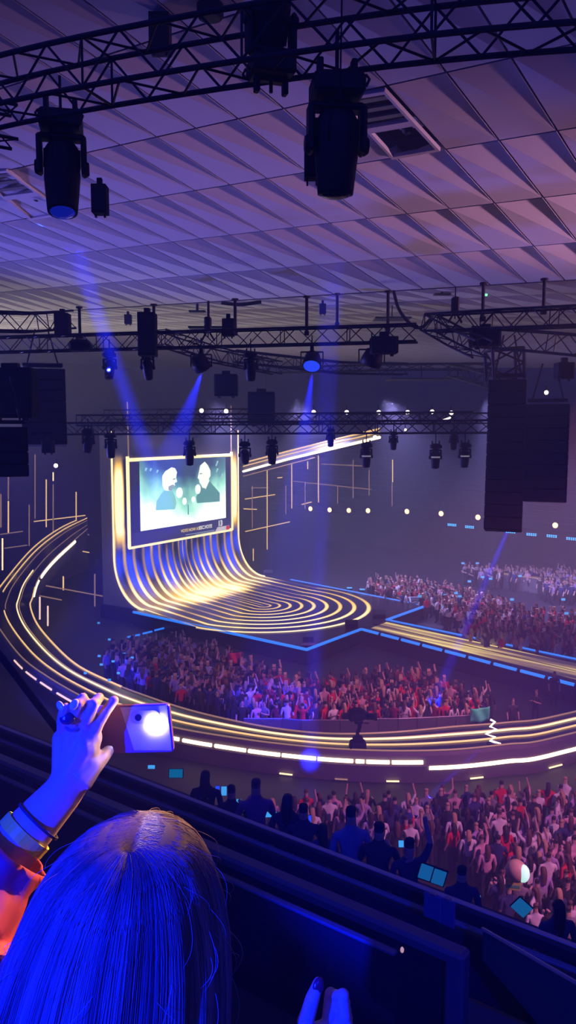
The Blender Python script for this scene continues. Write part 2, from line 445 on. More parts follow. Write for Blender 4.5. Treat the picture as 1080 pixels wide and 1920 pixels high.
mb._add([sl(-HALF, -RX - 1.2, SZ) - O, sl(HALF, -RX - 1.2, SZ) - O, sl(HALF, -RX - 1.2, TOPZ) - O, sl(-HALF, -RX - 1.2, TOPZ) - O], [(0, 1, 2, 3)])
mb.build('backing_frame', PANEL, stage)
# platform under it
PLAT = [atz(250, 1146, SZ), atz(575, 1216, SZ), atz(677, 1178, SZ), atz(724, 1161, SZ), atz(797, 1135, SZ), atz(545, 1086, SZ), sl(HALF + .3, 0, SZ), sl(HALF + .3, -RX - 1.2, SZ), sl(-HALF - .3, -RX - 1.2, SZ), sl(-HALF - .3, 0, SZ)]
poly = [(p.x - O.x, p.y - O.y) for p in PLAT]
MB().prism(poly, 0.0, SZ - 0.03).build('platform', DECK, stage)
def strip(name, a, b, m, parent, r=0.05, off=Vector((0, 0, 0)), dz=0.0):
    return MB().tube([Vector(a) - off + Vector((0, 0, dz)), Vector(b) - off + Vector((0, 0, dz))], r, 6).build(name, m, parent)
for i in (0, 1, 3, 4):
    strip('blue_edge_light', PLAT[i], PLAT[i + 1], BLUELED, stage, 0.085, O, -0.06)
for (xa, ya), (xb, yb) in (((238, 1195), (262, 1190)), ((268, 1188), (285, 1184)), ((290, 1182), (330, 1172)), ((352, 1180), (385, 1187))):
    strip('blue_floor_light', atz(xa, ya, .3), atz(xb, yb, .3), BLUELED, stage, .06, O, 0)

# hanging video screen in front of the wall
scr = thing('video_screen', 'large rectangular video screen showing two men facing each other', 'screen', sl(0, -RX + .75, 0))
OS = sl(0, -RX + .75, 0)
def scrpt(px, py):                                  # a point on the screen plane, local w and z
    d = ray(px, py); C = Vector((0, 0, HC)); t = (OS - C).dot(A) / d.dot(A); p = C + d * t - OS
    return p.dot(W), p.z
wl, ztl = scrpt(238, 864); wl2, zbl = scrpt(243, 1030); wr, ztr = scrpt(435, 852); wr2, zbr = scrpt(434, 990)
SW0, SW1 = (wl + wl2) / 2, (wr + wr2) / 2; SZ1, SZ0 = (ztl + ztr) / 2, (zbl + zbr) / 2
print('SCREEN', wl, wl2, wr, wr2, ztl, ztr, zbl, zbr)
class SMB(MB):
    def sq(s, w0, w1, z0, z1, d): s._add([W * w0 + A * d + Vector((0, 0, z0)), W * w1 + A * d + Vector((0, 0, z0)), W * w1 + A * d + Vector((0, 0, z1)), W * w0 + A * d + Vector((0, 0, z1))], [(0, 1, 2, 3)]); return s
    def poly(s, pts, d): s._add([W * w + A * d + Vector((0, 0, z)) for w, z in pts], [tuple(range(len(pts)))]); return s
rotS = Matrix((W, A, Vector((0, 0, 1)))).transposed()
mb = MB(); mb.box(A * -0.12 + W * (SW0 + SW1) / 2 + Vector((0, 0, (SZ0 + SZ1) / 2)), (SW1 - SW0, .2, SZ1 - SZ0), rotS); mb.build('cabinet', BLACK, scr)
mb = MB()
for z in (SZ0, SZ1): mb.tube([W * (SW0 - .05) + Vector((0, 0, z)), W * (SW1 + .05) + Vector((0, 0, z))], 0.13, 4)
for w in (SW0, SW1): mb.tube([W * w + Vector((0, 0, SZ0)), W * w + Vector((0, 0, SZ1 + .25))], 0.12, 4)
mb.build('frame', GOLDHOT, scr)
mb = MB()
for w in (SW0 + .1, SW1): mb.tube([W * w + Vector((0, 0, SZ1 + .2)), W * w + Vector((0, 0, 15.2))], 0.05, 5)
mb.build('hanging_bar', GOLDDIM, scr)
def emis(name, c, s=1.0): return mat(name, (0.01, 0.01, 0.012), 0.4, emit=c, strength=s)
SCW, SCH = SW1 - SW0, SZ1 - SZ0
def pw(f, g): return (SW0 + SCW * f, SZ0 + SCH * g)
SMB().sq(SW0, SW1, SZ0, SZ1, 0.01).build('screen_surround', emis('screen_navy', (0.03, 0.03, 0.12), 1), scr)
def pictmat():
    m = bpy.data.materials.new('live_picture'); m.use_nodes = True; nt = m.node_tree; b = nt.nodes['Principled BSDF']
    b.inputs['Base Color'].default_value = (0.01, 0.01, 0.012, 1); m.cycles.emission_sampling = 'NONE'
    a = nt.nodes.new('ShaderNodeAttribute'); a.attribute_name = 'fw'; g = nt.nodes.new('ShaderNodeAttribute'); g.attribute_name = 'fz'
    n = nt.nodes.new('ShaderNodeTexNoise'); n.noise_dimensions = '2D'; c = nt.nodes.new('ShaderNodeCombineXYZ')
    mul = nt.nodes.new('ShaderNodeMath'); mul.operation = 'MULTIPLY'; mul.inputs[1].default_value = 7
    mul2 = nt.nodes.new('ShaderNodeMath'); mul2.operation = 'MULTIPLY'; mul2.inputs[1].default_value = 3
    nt.links.new(a.outputs['Fac'], mul.inputs[0]); nt.links.new(g.outputs['Fac'], mul2.inputs[0]); nt.links.new(mul.outputs[0], c.inputs[0]); nt.links.new(mul2.outputs[0], c.inputs[1])
    nt.links.new(c.outputs[0], n.inputs['Vector']); n.inputs['Scale'].default_value = 1.0; n.inputs['Detail'].default_value = 3
    # brightness: high at the bottom and on the left, dark in the top middle
    sub = nt.nodes.new('ShaderNodeMath'); sub.operation = 'SUBTRACT'; sub.inputs[1].default_value = 0.52; nt.links.new(a.outputs['Fac'], sub.inputs[0])
    ab = nt.nodes.new('ShaderNodeMath'); ab.operation = 'ABSOLUTE'; nt.links.new(sub.outputs[0], ab.inputs[0])
    m1 = nt.nodes.new('ShaderNodeMath'); m1.operation = 'MULTIPLY_ADD'; m1.inputs[1].default_value = 0.80; nt.links.new(ab.outputs[0], m1.inputs[0])
    inv = nt.nodes.new('ShaderNodeMath'); inv.operation = 'MULTIPLY_ADD'; inv.inputs[1].default_value = -1.05; inv.inputs[2].default_value = 0.66; nt.links.new(g.outputs['Fac'], inv.inputs[0])
    nt.links.new(inv.outputs[0], m1.inputs[2])
    m2 = nt.nodes.new('ShaderNodeMath'); m2.operation = 'MULTIPLY_ADD'; m2.inputs[1].default_value = 0.45; nt.links.new(n.outputs['Fac'], m2.inputs[0]); nt.links.new(m1.outputs[0], m2.inputs[2])
    r = nt.nodes.new('ShaderNodeValToRGB'); nt.links.new(m2.outputs[0], r.inputs[0]); e = r.color_ramp.elements
    e[0].position = .12; e[0].color = (0.03, 0.055, 0.13, 1); e[1].position = .95; e[1].color = (0.95, 1.0, 0.95, 1)
    q = e.new(.38); q.color = (0.10, 0.26, 0.28, 1); q = e.new(.62); q.color = (0.30, 0.66, 0.52, 1)
    nt.links.new(r.outputs[0], b.inputs['Emission Color']); b.inputs['Emission Strength'].default_value = 2.1
    return m
PF0, PF1, PG0, PG1 = 0.095, 0.93, 0.17, 0.985
mb = SMB(); mb.sq(*[pw(PF0, 0)[0], pw(PF1, 0)[0], pw(0, PG0)[1], pw(0, PG1)[1]], 0.03)
pic = mb.build('picture', pictmat(), scr)
for nm, arr in (('fw', (0, 1, 1, 0)), ('fz', (0, 0, 1, 1))):
    a_ = pic.data.attributes.new(nm, 'FLOAT', 'POINT'); a_.data.foreach_set('value', arr)
def pf(pts): return [pw(PF0 + (PF1 - PF0) * x, PG0 + (PG1 - PG0) * y) for x, y in pts]
SKIN_S = emis('screen_skin_pale', (0.92, 1.0, 0.86), 1.7); SUIT_S = emis('screen_suit_dark', (0.11, 0.30, 0.31), 1.5); HAND_S = emis('screen_hand', (0.80, 1.0, 0.86), 2.2)
# two men in profile on the screen picture
SMB().poly(pf([(.16, .27), (.17, .40), (.22, .50), (.26, .56), (.34, .54), (.375, .45), (.39, .34), (.37, .25)]), .04).build('suit_jacket', emis('screen_suit_teal', (0.25, 0.62, 0.55), 1.5), pic)
SMB().poly(pf([(.63, .30), (.62, .40), (.67, .50), (.70, .60), (.78, .64), (.85, .53), (.92, .42), (.92, .28)]), .04).build('suit_jacket', SUIT_S, pic)
SMB().poly(pf([(.338, .88), (.27, .83), (.234, .76), (.236, .62), (.257, .55), (.284, .54), (.338, .53), (.345, .57), (.378, .61), (.367, .64), (.40, .66), (.388, .725), (.40, .80), (.378, .865)]), .05).build('face', SKIN_S, pic)
SMB().poly(pf([(.73, .935), (.675, .88), (.655, .765), (.64, .69), (.66, .665), (.662, .62), (.682, .58), (.70, .53), (.73, .52), (.775, .60), (.78, .67), (.80, .70), (.80, .79), (.77, .875)]), .05).build('face', SKIN_S, pic)
SMB().poly(pf([(.35, .69), (.385, .70), (.38, .715), (.35, .71)]), .06).build('eye_shadow', emis('screen_beard', (0.45, 0.62, 0.52), 1), pic)
SMB().poly(pf([(.665, .74), (.70, .745), (.70, .76), (.665, .76)]), .06).build('eye_shadow', emis('screen_beard', (0.45, 0.62, 0.52), 1), pic)
SMB().poly(pf([(.30, .60), (.345, .625), (.37, .61), (.345, .565), (.335, .53), (.30, .545)]), .06).build('beard', emis('screen_beard', (0.45, 0.62, 0.52), 1), pic)
SMB().poly(pf([(.72, .56), (.775, .66), (.785, .63), (.735, .50)]), .06).build('collar', SKIN_S, pic)
for nm, x, y, rx, ry in (('hand', .423, .49, .038, .08), ('hand', .48, .353, .025, .055), ('hand', .642, .515, .033, .075), ('hand', .585, .365, .022, .045)):
    SMB().poly(pf([(x + rx * math.cos(2 * PI * k / 14), y + ry * math.sin(2 * PI * k / 14)) for k in range(14)]), .06).build(nm, HAND_S, pic)
SMB().poly(pf([(.515, .14), (.53, .14), (.528, .30), (.518, .30)]), .06).build('microphone_stand', SUIT_S, pic)
for k, (x, y, l) in enumerate(((.865, .86, .07), (.87, .76, .05), (.85, .62, .04), (.93, .66, .06), (.88, .54, .05), (.05, .86, .03), (.1, .85, .03), (.17, .82, .03))):
    SMB().poly(pf([(x, y), (x + .012, y - .01), (x + .3 * l + .02, y + l), (x + .3 * l, y + l + .01)]), .06).build('lamp_streak', emis('screen_streak', (0.5, 0.95, 0.95), 1), pic)
# caption bar, text
bar = SMB().poly([pw(0.005, .0), pw(.80, .0), pw(.97, .03), pw(.985, .10), pw(.96, .16), pw(.90, .165), pw(0.005, .165)], .07).build('caption_bar', emis('caption_navy', (0.055, 0.05, 0.22), 1), scr)
SMB().poly([pw(.80, .005), pw(.965, .005), pw(.965, .065), pw(.83, .065)], .08).build('caption_white_tab', emis('caption_white', (0.85, 0.75, 0.85), 1), scr)
SMB().poly([pw(.925, .01), pw(.963, .01), pw(.963, .062), pw(.925, .062)], .09).build('caption_red_tab', emis('caption_red', (0.9, 0.04, 0.06), 1), scr)
for x0, x1, y in ((.50, .80, .030), (.60, .80, .012)):
    SMB().poly([pw(x0, y), pw(x1, y), pw(x1, y + .010), pw(x0, y + .010)], .08).build('caption_line', emis('caption_line', (0.35, 0.45, 0.6), 1), scr)
def text3d(body, name, size, p, m, parent, align='LEFT', bold=0.0):
    c = bpy.data.curves.new(name, 'FONT'); c.body = body; c.size = size; c.align_x = align; c.extrude = 0.005; c.offset = bold
    o = bpy.data.objects.new(name, c); COL.objects.link(o); c.materials.append(m); o.parent = parent
    dg = bpy.context.evaluated_depsgraph_get(); me = bpy.data.meshes.new_from_object(o.evaluated_get(dg)); bpy.data.objects.remove(o)
    o = bpy.data.objects.new(name, me); COL.objects.link(o); o.parent = parent
    o.matrix_local = Matrix((W, Vector((0, 0, 1)), A)).transposed().to_4x4()
    o.location = p; return o
tx = pw(.455, .075); text3d('VOTE NOW AT', 'caption_text', .052 * SCH, W * tx[0] + A * .09 + Vector((0, 0, tx[1])), emis('caption_gold', (1, .72, .3), 1), scr, bold=.008)
tx = pw(.635, .075); text3d('ESC.VOTE', 'caption_address', .060 * SCH, W * tx[0] + A * .09 + Vector((0, 0, tx[1])), emis('caption_white2', (1, .95, .95), 1), scr, bold=.014)
tx = pw(.835, .078); text3d('13', 'caption_number', .10 * SCH, W * tx[0] + A * .09 + Vector((0, 0, tx[1])), emis('caption_white2', (1, .95, .95), 1), scr, bold=.03)

# catwalk from the stage out to the ring
def catmat():
    m = bpy.data.materials.new('catwalk_led_floor'); m.use_nodes = True; nt = m.node_tree; b = nt.nodes['Principled BSDF']
    b.inputs['Base Color'].default_value = (0.02, 0.02, 0.02, 1); b.inputs['Roughness'].default_value = .3; m.cycles.emission_sampling = 'NONE'
    tc = nt.nodes.new('ShaderNodeTexCoord'); mp = nt.nodes.new('ShaderNodeMapping'); mp.vector_type = 'TEXTURE'
    mp.inputs['Rotation'].default_value[2] = math.atan2(-.69, .72); mp.inputs['Scale'].default_value = (9, 0.55, 1)
    n = nt.nodes.new('ShaderNodeTexNoise'); n.inputs['Scale'].default_value = 1; n.inputs['Detail'].default_value = 2
    nt.links.new(tc.outputs['Object'], mp.inputs[0]); nt.links.new(mp.outputs[0], n.inputs['Vector'])
    r = nt.nodes.new('ShaderNodeValToRGB'); nt.links.new(n.outputs['Fac'], r.inputs[0]); e = r.color_ramp.elements
    e[0].position = .36; e[0].color = (0.06, 0.04, 0.05, 1); e[1].position = .64; e[1].color = (0.95, 0.72, 0.22, 1)
    q = e.new(.5); q.color = (0.34, 0.2, 0.10, 1)
    nt.links.new(r.outputs[0], b.inputs['Emission Color']); b.inputs['Emission Strength'].default_value = 1.25
    return m
c1, c2, c3, c4 = atz(724, 1161, SZ), atz(677, 1178, SZ), atz(1080, 1235, SZ), atz(1080, 1283, SZ)
e1 = c1 + (c3 - c1) * 1.45; e2 = c2 + (c4 - c2) * 1.45
OC = (c1 + c2) / 2; OC.z = 0
cw = thing('catwalk', 'narrow raised catwalk with gold light floor running out from the stage', 'catwalk', OC)
cp = [c1, c2, e2, e1]
MB().prism([(p.x - OC.x, p.y - OC.y) for p in cp], 0, SZ - .04).build('deck', DECK, cw)
ci = [c1.lerp(c2, .18) + (e1 - c1) * .02, c1.lerp(c2, .80) + (e2 - c2) * .02, e1.lerp(e2, .80), e1.lerp(e2, .18)]
MB().prism([(p.x - OC.x, p.y - OC.y) for p in ci], SZ - .04, SZ - .02).build('led_floor', catmat(), cw)
strip('blue_edge_light', c1, e1, BLUELED, cw, .085, OC, -.05)
for k in range(13):
    a, b = c2.lerp(e2, k / 13 + .004), c2.lerp(e2, (k + .9) / 13)
    strip('blue_dash_light', a, b, BLUELED, cw, .085, OC, -.05)
strip('seam_line', c1.lerp(c2, .5), e1.lerp(e2, .5), BLACK, cw, .03, OC, -.02)

# ring runway ------------------------------------------------------
zin = [(164, 992, 74), (140, 1013, 66), (100, 1050, 59), (72, 1086, 54.5)]
inner = [at(*p) for p in zin]
inner += [atz(61, 1121, 2.0), atz(57, 1137, 1.75), atz(70, 1171, 1.35)] + [atz(x, y, 1.2) for x, y in ((104, 1212), (146, 1249), (208, 1280), (260, 1301), (350, 1331), (451, 1355), (540, 1370), (632, 1377), (740, 1374), (849, 1364), (950, 1356), (1041, 1344))]
inner += [Vector((17, 36.5, 1.2)), Vector((23.5, 43.5, 1.2)), Vector((26.5, 52, 1.2)), Vector((24, 60, 1.2)), Vector((17, 67, 1.2))]
outer = [at(163, 967, 75), at(112, 990, 69), at(60, 1028, 62), at(5, 1092, 55.5), at(-16, 1125, 52.5), at(-18, 1150, 50.3), atz(-2, 1181, 1.35)] + [atz(x, y, 1.2) for x, y in ((38, 1233), (90, 1272), (160, 1312), (225, 1340), (330, 1367), (451, 1387), (540, 1398), (632, 1406), (740, 1410), (849, 1408), (950, 1398), (1041, 1385))]
outer += [Vector((17.6, 34.8, 1.2)), Vector((25, 42.5, 1.2)), Vector((28.3, 52, 1.2)), Vector((25.4, 61.2, 1.2)), Vector((17.6, 68.8, 1.2))]
RI, RO = catmull(inner, 10), catmull(outer, 10)
NR = len(RI)
OR_ = Vector((3, 54, 0))
ring = thing('ring_runway', 'long looping raised runway ringed with thin gold light lines around the floor crowd', 'runway', OR_)
off = lambda p, dz=0: p - OR_ + Vector((0, 0, dz))
MB().loft([[off(a), off(a.lerp(b, .5)), off(b)] for a, b in zip(RI, RO)]).build('deck', DECK, ring)
mb = MB()
out_dir = [((b - a) * Vector((1, 1, 0))).normalized() for a, b in zip(RI, RO)]
mb.loft([[off(b), off(b + d * .10, -.12), off(b + d * .18, -.5), off(b + d * .05, -max(b.z - 0.0, .6) + .0)] for b, d in zip(RO, out_dir)])
mb.loft([[off(a, -.0), off(a, -min(a.z, 1.2))] for a in RI])
mb.build('skirt', SKIRT, ring)
def ringline(t, i0, i1, m, w=0.045, name='gold_line_light', dz=.03):
    MB().tube([off(RI[i].lerp(RO[i], t), dz) for i in range(i0, i1)], w, 5).build(name, m, ring)
ringline(0.0, 0, NR, GOLDDIM, .04)
ringline(0.0, 34, 95, GOLD, .05)
ringline(0.28, 0, NR, GOLDDIM, .028)
ringline(0.34, 26, 190, GOLDHOT, .042)
ringline(0.62, 0, 50, GOLDDIM, .03)
ringline(0.66, 50, 190, GOLD, .042)
ringline(0.97, 4, 56, GOLD, .045)
ringline(0.97, 56, NR, GOLDDIM, .035)
ringline(0.80, 0, 36, GOLD, .045)
# light bars on the outer face, found from where each sits on the curve
OUTS = [b + d * .16 + Vector((0, 0, -.34)) for b, d in zip(RO, out_dir)]
def pix(p):
    q = p - Vector((0, 0, HC)); f = q.y * cT - q.z * sT; u = q.y * sT + q.z * cT
    return 540 + FPX * q.x / f, 960 - FPX * u / f
OPX = [pix(p) for p in OUTS]
def bar(x0, x1, m, r=.075, drop=0.0, name='light_bar'):
    ids = [i for i in range(40, NR - 1) if x0 <= OPX[i][0] <= x1 and OUTS[i].y < 46]
    i = next((k for k in range(40, NR - 1) if OUTS[k].y < 46 and OPX[k][0] >= x0), None)
    def interp(x):
        for k in range(40, NR - 1):
            if OUTS[k].y < 46 and OPX[k][0] <= x <= OPX[k + 1][0]:
                t = (x - OPX[k][0]) / (OPX[k + 1][0] - OPX[k][0]); return OUTS[k].lerp(OUTS[k + 1], t), out_dir[k]
    a, b = interp(x0), interp(x1)
    if a is None or b is None: return
    pts = [a[0]] + [OUTS[k] for k in ids] + [b[0]]
    MB().tube([off(p, -drop) for p in pts], r, 6).build(name, m, ring)
for x0, x1 in ((27, 42), (49, 68), (76, 97), (107, 136), (150, 176), (190, 218), (229, 245), (258, 290)): bar(x0, x1, PINKBAR, .05)
for x0, x1 in ((325, 336), (343, 397), (403, 461), (466, 525), (529, 592), (596, 662), (667, 683), (687, 730), (735, 793)): bar(x0, x1, WHITEBAR, .075)
bar(805, 1200, WHITEBAR, .085, .22, 'long_light_bar')
for x in (536, 737, 895, 1043, 640): bar(x - 12, x + 12, GOLDHOT if x != 640 else GOLDDIM, .03, .75, 'step_light')
# bright strip on the inner left bend
strip_ids = [i for i in range(NR) if RI[i].x < -10 and 1013 < pix(RI[i])[1] < 1118]
if len(strip_ids) > 2:
    MB().tube([off(RI[i], -.12) for i in strip_ids if pix(RI[i])[1] < 1080], .13, 6).build('bright_strip', WHITEBAR, ring)
    MB().tube([off(RI[i], -.12) for i in strip_ids if pix(RI[i])[1] > 1084], .10, 6).build('bright_strip', WHITEBAR, ring)
print('RING', len(strip_ids))

# upper ribbon behind the screen at right
rb = thing('light_ribbon', 'gold lined ribbon rising behind the stage wall to the upper right', 'light strip', at(458, 882, 74))
OB = at(458, 882, 74)
rlow = [at(456, 884, 74), at(540, 861, 68), at(620, 842, 62), at(712, 820, 56)]; rup = [at(456, 868, 74), at(540, 846, 68), at(620, 826, 62), at(712, 804, 56)]
MB().loft([[a - OB, b - OB] for a, b in zip(rlow, rup)]).build('ribbon_panel', PANEL, rb)
MB().tube([p - OB for p in rlow], .10, 6).build('bright_line', WHITEBAR, rb)
MB().tube([p - OB for p in rup], .07, 6).build('gold_line', GOLD, rb)
MB().tube([a.lerp(b, .6) - OB for a, b in zip(rlow, rup)], .05, 6).build('gold_line', GOLD, rb)
MB().tube([at(456, 893, 74) - OB, at(590, 858, 64) - OB], .05, 6).build('gold_line', GOLDDIM, rb)

# thin light tubes behind and beside the stage
TUBE_R = 'gold light tubes behind the stage on the right'; TUBE_L = 'gold light tubes beside the ring on the left'
def lighttube(a, b, m, label, group, r=.06):
    a, b = Vector(a), Vector(b)
    t = thing('light_tube', label, 'light tube', a, 0, group)
    d = b - a
    MB().tube([Vector((0, 0, 0)), d], r * .7, 6).build('housing', BLACK, t)
    n = Vector((0, -1, 0)) * r * .75
    MB().tube([d * .02 + n, d * .98 + n], r, 6).build('diffuser', m, t)
for x, y0, y1, m in ((473, 909, 992, GOLDDIM), (501, 879, 1033, GOLD), (536, 909, 965, GOLDDIM), (547, 866, 955, GOLD), (572, 903, 955, GOLDDIM), (597, 852, 944, GOLD), (577, 865, 880, GOLD), (633, 910, 945, GOLDDIM), (736, 861, 905, GOLD), (735, 905, 950, GOLDDIM), (662, 860, 935, GOLDDIM), (692, 880, 930, GOLDDIM), (475, 1028, 1052, GOLD)):
    lighttube(at(x, y1, 78), at(x, y0, 78), m, 'upright thin gold light tube behind the stage to the right of the screen', TUBE_R + ', upright', .055)
for x0, y0, x1, y1, m in ((458, 936, 517, 927, GOLD), (458, 997, 545, 978, GOLD), (547, 902, 700, 918, GOLDDIM), (456, 954, 482, 955, GOLD), (565, 946, 585, 941, GOLD), (520, 896, 530, 895, GOLD), (600, 870, 690, 874, GOLDDIM), (470, 915, 505, 914, GOLDDIM)):
    lighttube(at(x0, y0, 78), at(x1, y1, 78), m, 'near-level thin gold light tube behind the stage to the right of the screen', TUBE_R + ', level', .05)
for x, y0, y1, m, dd in ((16, 938, 1000, GOLD, 66), (16, 890, 938, GOLDDIM, 66), (87, 897, 990, GOLD, 72), (100, 885, 902, GOLDHOT, 72), (100, 905, 1060, GOLDDIM, 72), (143, 920, 1035, GOLD, 76), (55, 945, 1025, GOLDDIM, 70), (2, 925, 990, GOLDDIM, 60), (5, 1008, 1070, GOLDHOT, 60), (66, 850, 975, GOLDDIM, 74), (178, 1075, 1138, GOLDDIM, 58), (119, 1080, 1107, GOLD, 60), (75, 1118, 1162, PINKBAR, 52), (90, 1135, 1174, PINKBAR, 52), (79, 1222, 1260, GOLDDIM, 44)):
    lighttube(at(x, y1, dd), at(x, y0, dd), m, 'upright thin gold light tube near the curving left end of the runway', TUBE_L + ', upright', .055)
for x0, y0, x1, y1, m, dd in ((62, 978, 162, 966, GOLD, 74), (0, 1002, 44, 996, GOLDDIM, 66), (8, 1028, 52, 1022, GOLDDIM, 66), (143, 997, 168, 1003, GOLDDIM, 74), (148, 1014, 163, 1016, GOLD, 74), (146, 1032, 168, 1036, GOLD, 74), (75, 1096, 195, 1118, GOLDDIM, 58), (70, 1116, 117, 1125, GOLDDIM, 58), (90, 1021, 125, 1028, GOLD, 70)):
    lighttube(at(x0, y0, dd), at(x1, y1, dd), m, 'near-level thin gold light tube near the curving left end of the runway', TUBE_L + ', level', .05)
# ================================================================== RIGGING
def truss(name, label, pts, size, r, parent_group=None, bay=None, faces='box', lace=None, mats=TRUSS):
    """a lattice truss along pts (centre line, world); size = (across, high)"""
    pts = [Vector(p) for p in pts]; base = pts[0].copy()
    t = thing(name, label, 'truss', base, 0, parent_group)
    sw, sh = size[0] / 2, size[1] / 2; lace = lace or r * .55
    L = sum((b - a).length for a, b in zip(pts, pts[1:])); bay = bay or size[1]
    n = max(2, int(round(L / bay))); P = resample(pts, n + 1)
    fr = []
    for i, p in enumerate(P):
        d = (P[min(i + 1, n)] - P[max(i - 1, 0)]).normalized(); s = d.cross(Vector((0, 0, 1))).normalized(); u = s.cross(d).normalized()
        fr.append((p - base, s, u))
    cs = [(-1, -1), (1, -1), (1, 1), (-1, 1)] if faces == 'box' else [(0, -1), (0, 1)] if faces == 'ladder' else [(-1, 1), (1, 1), (0, -1)]
    corner = [[p + s * (sw * a) + u * (sh * b) for p, s, u in fr] for a, b in cs]
    for c in corner: MB().tube(c, r, 8).build('chord', mats, t)
    lb = MB(); m = len(cs)
    pairs = [(k, (k + 1) % m) for k in range(m)] if m > 2 else [(0, 1)]
    for a, b in pairs:
        for i in range(n):
            if i % 2 == 0: lb.tube([corner[a][i], corner[b][i + 1]], lace, 5)
            else: lb.tube([corner[b][i], corner[a][i + 1]], lace, 5)
            lb.tube([corner[a][i], corner[b][i]], lace, 5) if i % 4 == 0 else None
    lb.build('lattice', mats, t)
    return t

# near curved truss
tc = [Vector((-6.2, 10.9, 17.05)), Vector((-3.25, 9.0, 17.02)), Vector((0, 7.7, 17.0)), Vector((2.6, 7.1, 17.0)), Vector((5.4, 7.0, 17.0))]
truss('lighting_truss', 'large curved black lattice truss nearest the camera, along the top', catmull(tc, 8), (.50, .46), .028, bay=.42, lace=.013)
truss('lighting_truss', 'short black lattice truss crossing at the upper left edge behind the nearest curved truss', [Vector((-6.4, 8.7, 17.25)), Vector((-3.4, 10.4, 17.2))], (.4, .4), .022, bay=.4, lace=.011)

def moving_head(label, loc, rotz=0, pitch=0.0, scale=1.0, lens=LENS, group=None, tilt_off=0.0, yaw=0.0, long=1.0, rod=.28):
    """hangs from its loc (clamp) downwards; the head points along -z when pitch is 0"""
    t = thing('moving_head_light', label, 'stage light', loc, rotz, group)
    S = scale
    mb = MB()
    for x in (-.14, .14):
        mb.box((x * S, 0, -.05 * S), (.05 * S, .09 * S, .16 * S), bevel=.01 * S)
    mb.box((0, 0, -.10 * S), (.34 * S, .07 * S, .05 * S), bevel=.01 * S); mb.tube([(0, 0, -.10 * S), (0, 0, rod)], .018, 6)
    mb.build('clamp', BLACK, t)
    mb = MB(); mb.box((0, 0, -.20 * S), (.42 * S, .36 * S, .17 * S), bevel=.03 * S)
    mb.build('base', BLACK, t)
    mb = MB()
    for x in (-.20, .20): mb.tube([(x * S, -.19 * S, -.16 * S), (x * S * 1.12, -.21 * S, -.20 * S), (x * S, -.19 * S, -.25 * S)], .012 * S, 6)
    mb.build('carry_handle', BLACK, t)
    yk = MB()
    yk.lathe([(.12 * S, -.28 * S), (.13 * S, -.33 * S)], 16)
    yk.box((0, 0, -.35 * S), (.44 * S, .16 * S, .06 * S), bevel=.02 * S)
    for x in (-.215, .215):
        yk.box((x * S, 0, -.52 * S), (.055 * S, .17 * S, .38 * S), bevel=.02 * S)
        yk.lathe([(.075 * S, 0), (.08 * S, .02 * S), (.06 * S, .05 * S)], 14, Matrix.Translation((x * S, 0, -.64 * S)) @ Matrix.Rotation(PI / 2 if x > 0 else -PI / 2, 4, 'Y'))
    y = yk.build('yoke', BLACK, t); y.rotation_euler = (0, 0, yaw)
    hd = MB(); hd.smooth = True
    R = .175 * S
    hd.lathe([(.05 * S, .26 * S), (R * .75, .25 * S), (R * .98, .18 * S), (R, .05 * S), (R * 1.02, -.10 * S), (R * .96, -.22 * S * long), (R * .86, -.40 * S * long), (R * .84, -.43 * S * long), (R * .70, -.43 * S * long)], 24)
    for k in range(6):
        q = k * PI / 3; hd.box((R * .98 * math.cos(q), R * .98 * math.sin(q), .10 * S), (.02 * S, .02 * S, .2 * S), Matrix.Rotation(q, 3, 'Z'))
    h = hd.build('head', BLACK, y); h.location = (0, 0, -.64 * S); h.rotation_euler = (pitch, 0, 0)
    ln = MB(); ln.smooth = True; ln.lathe([(R * .74, -.425 * S * long), (R * .6, -.45 * S * long), (R * .3, -.465 * S * long), (.01, -.47 * S * long)], 20)
    ln.cur = 0; l = ln.build('lens', lens, y); l.location = (0, 0, -.64 * S); l.rotation_euler = (pitch, 0, 0)
    return t
p = at(632, 118, 7.4); moving_head('large black moving light hanging from the nearest truss, right of centre', p, .12, .12, 1.08, long=.9)
p = at(113, 190, 9.7); moving_head('large black moving light hanging from the nearest truss at the left', p, .2, -.25, 1.16, lens=mat('dim_blue_lens', (.02, .02, .05), .1, emit=(.01, .03, 1.0), strength=.25), long=1.1)
p = at(508, 170, 7.9); p2 = moving_head('black stage light standing upright on top of the nearest truss above centre', p, .3, .5, .98, rod=.02); p2.rotation_euler = (PI, 0, .3)

def can(label, loc, w, h, kind='speaker_box', depth=None, group=None, tilt=0.0, legs=False):
    t = thing(kind, label, 'speaker' if 'speaker' in kind else 'ceiling fixture', loc, 0, group)
    d = depth or w
    mb = MB(); mb.box((0, 0, -h / 2), (w, d, h), Matrix.Rotation(tilt, 3, 'X'), bevel=.03 * w); mb.build('housing', DARK, t)
    mb = MB(); mb.box((0, -d / 2 - .01, -h / 2), (w * .86, .02, h * .86), bevel=.006); mb.build('grille', BLACK, t)
    mb = MB(); mb.box((0, 0, .06), (w * .35, d * .35, .14), bevel=.01)
    mb.build('bracket', BLACK, t)
    for x in (-.3, .3): MB().box((x * w, 0, -h - .03), (w * .12, d * .2, .06)).build('foot', BLACK, t)
    return t
def cyl_fix(label, loc, r, h):
    t = thing('ceiling_speaker', label, 'ceiling fixture', loc)
    mb = MB(); mb.smooth = True; mb.lathe([(r * .9, 0), (r, -.05 * h), (r, -.8 * h), (r * .9, -h), (r * .2, -h)], 20); mb.build('housing', DARK, t)
    mb = MB(); mb.lathe([(r * .75, -h - .005), (r * .7, -h - .02), (r * .1, -h - .02)], 18); mb.build('grille', BLACK, t); return t
can('black box fixture on the ceiling above the nearest truss, left of centre', on_ceiling(300, 30), .36, .62)
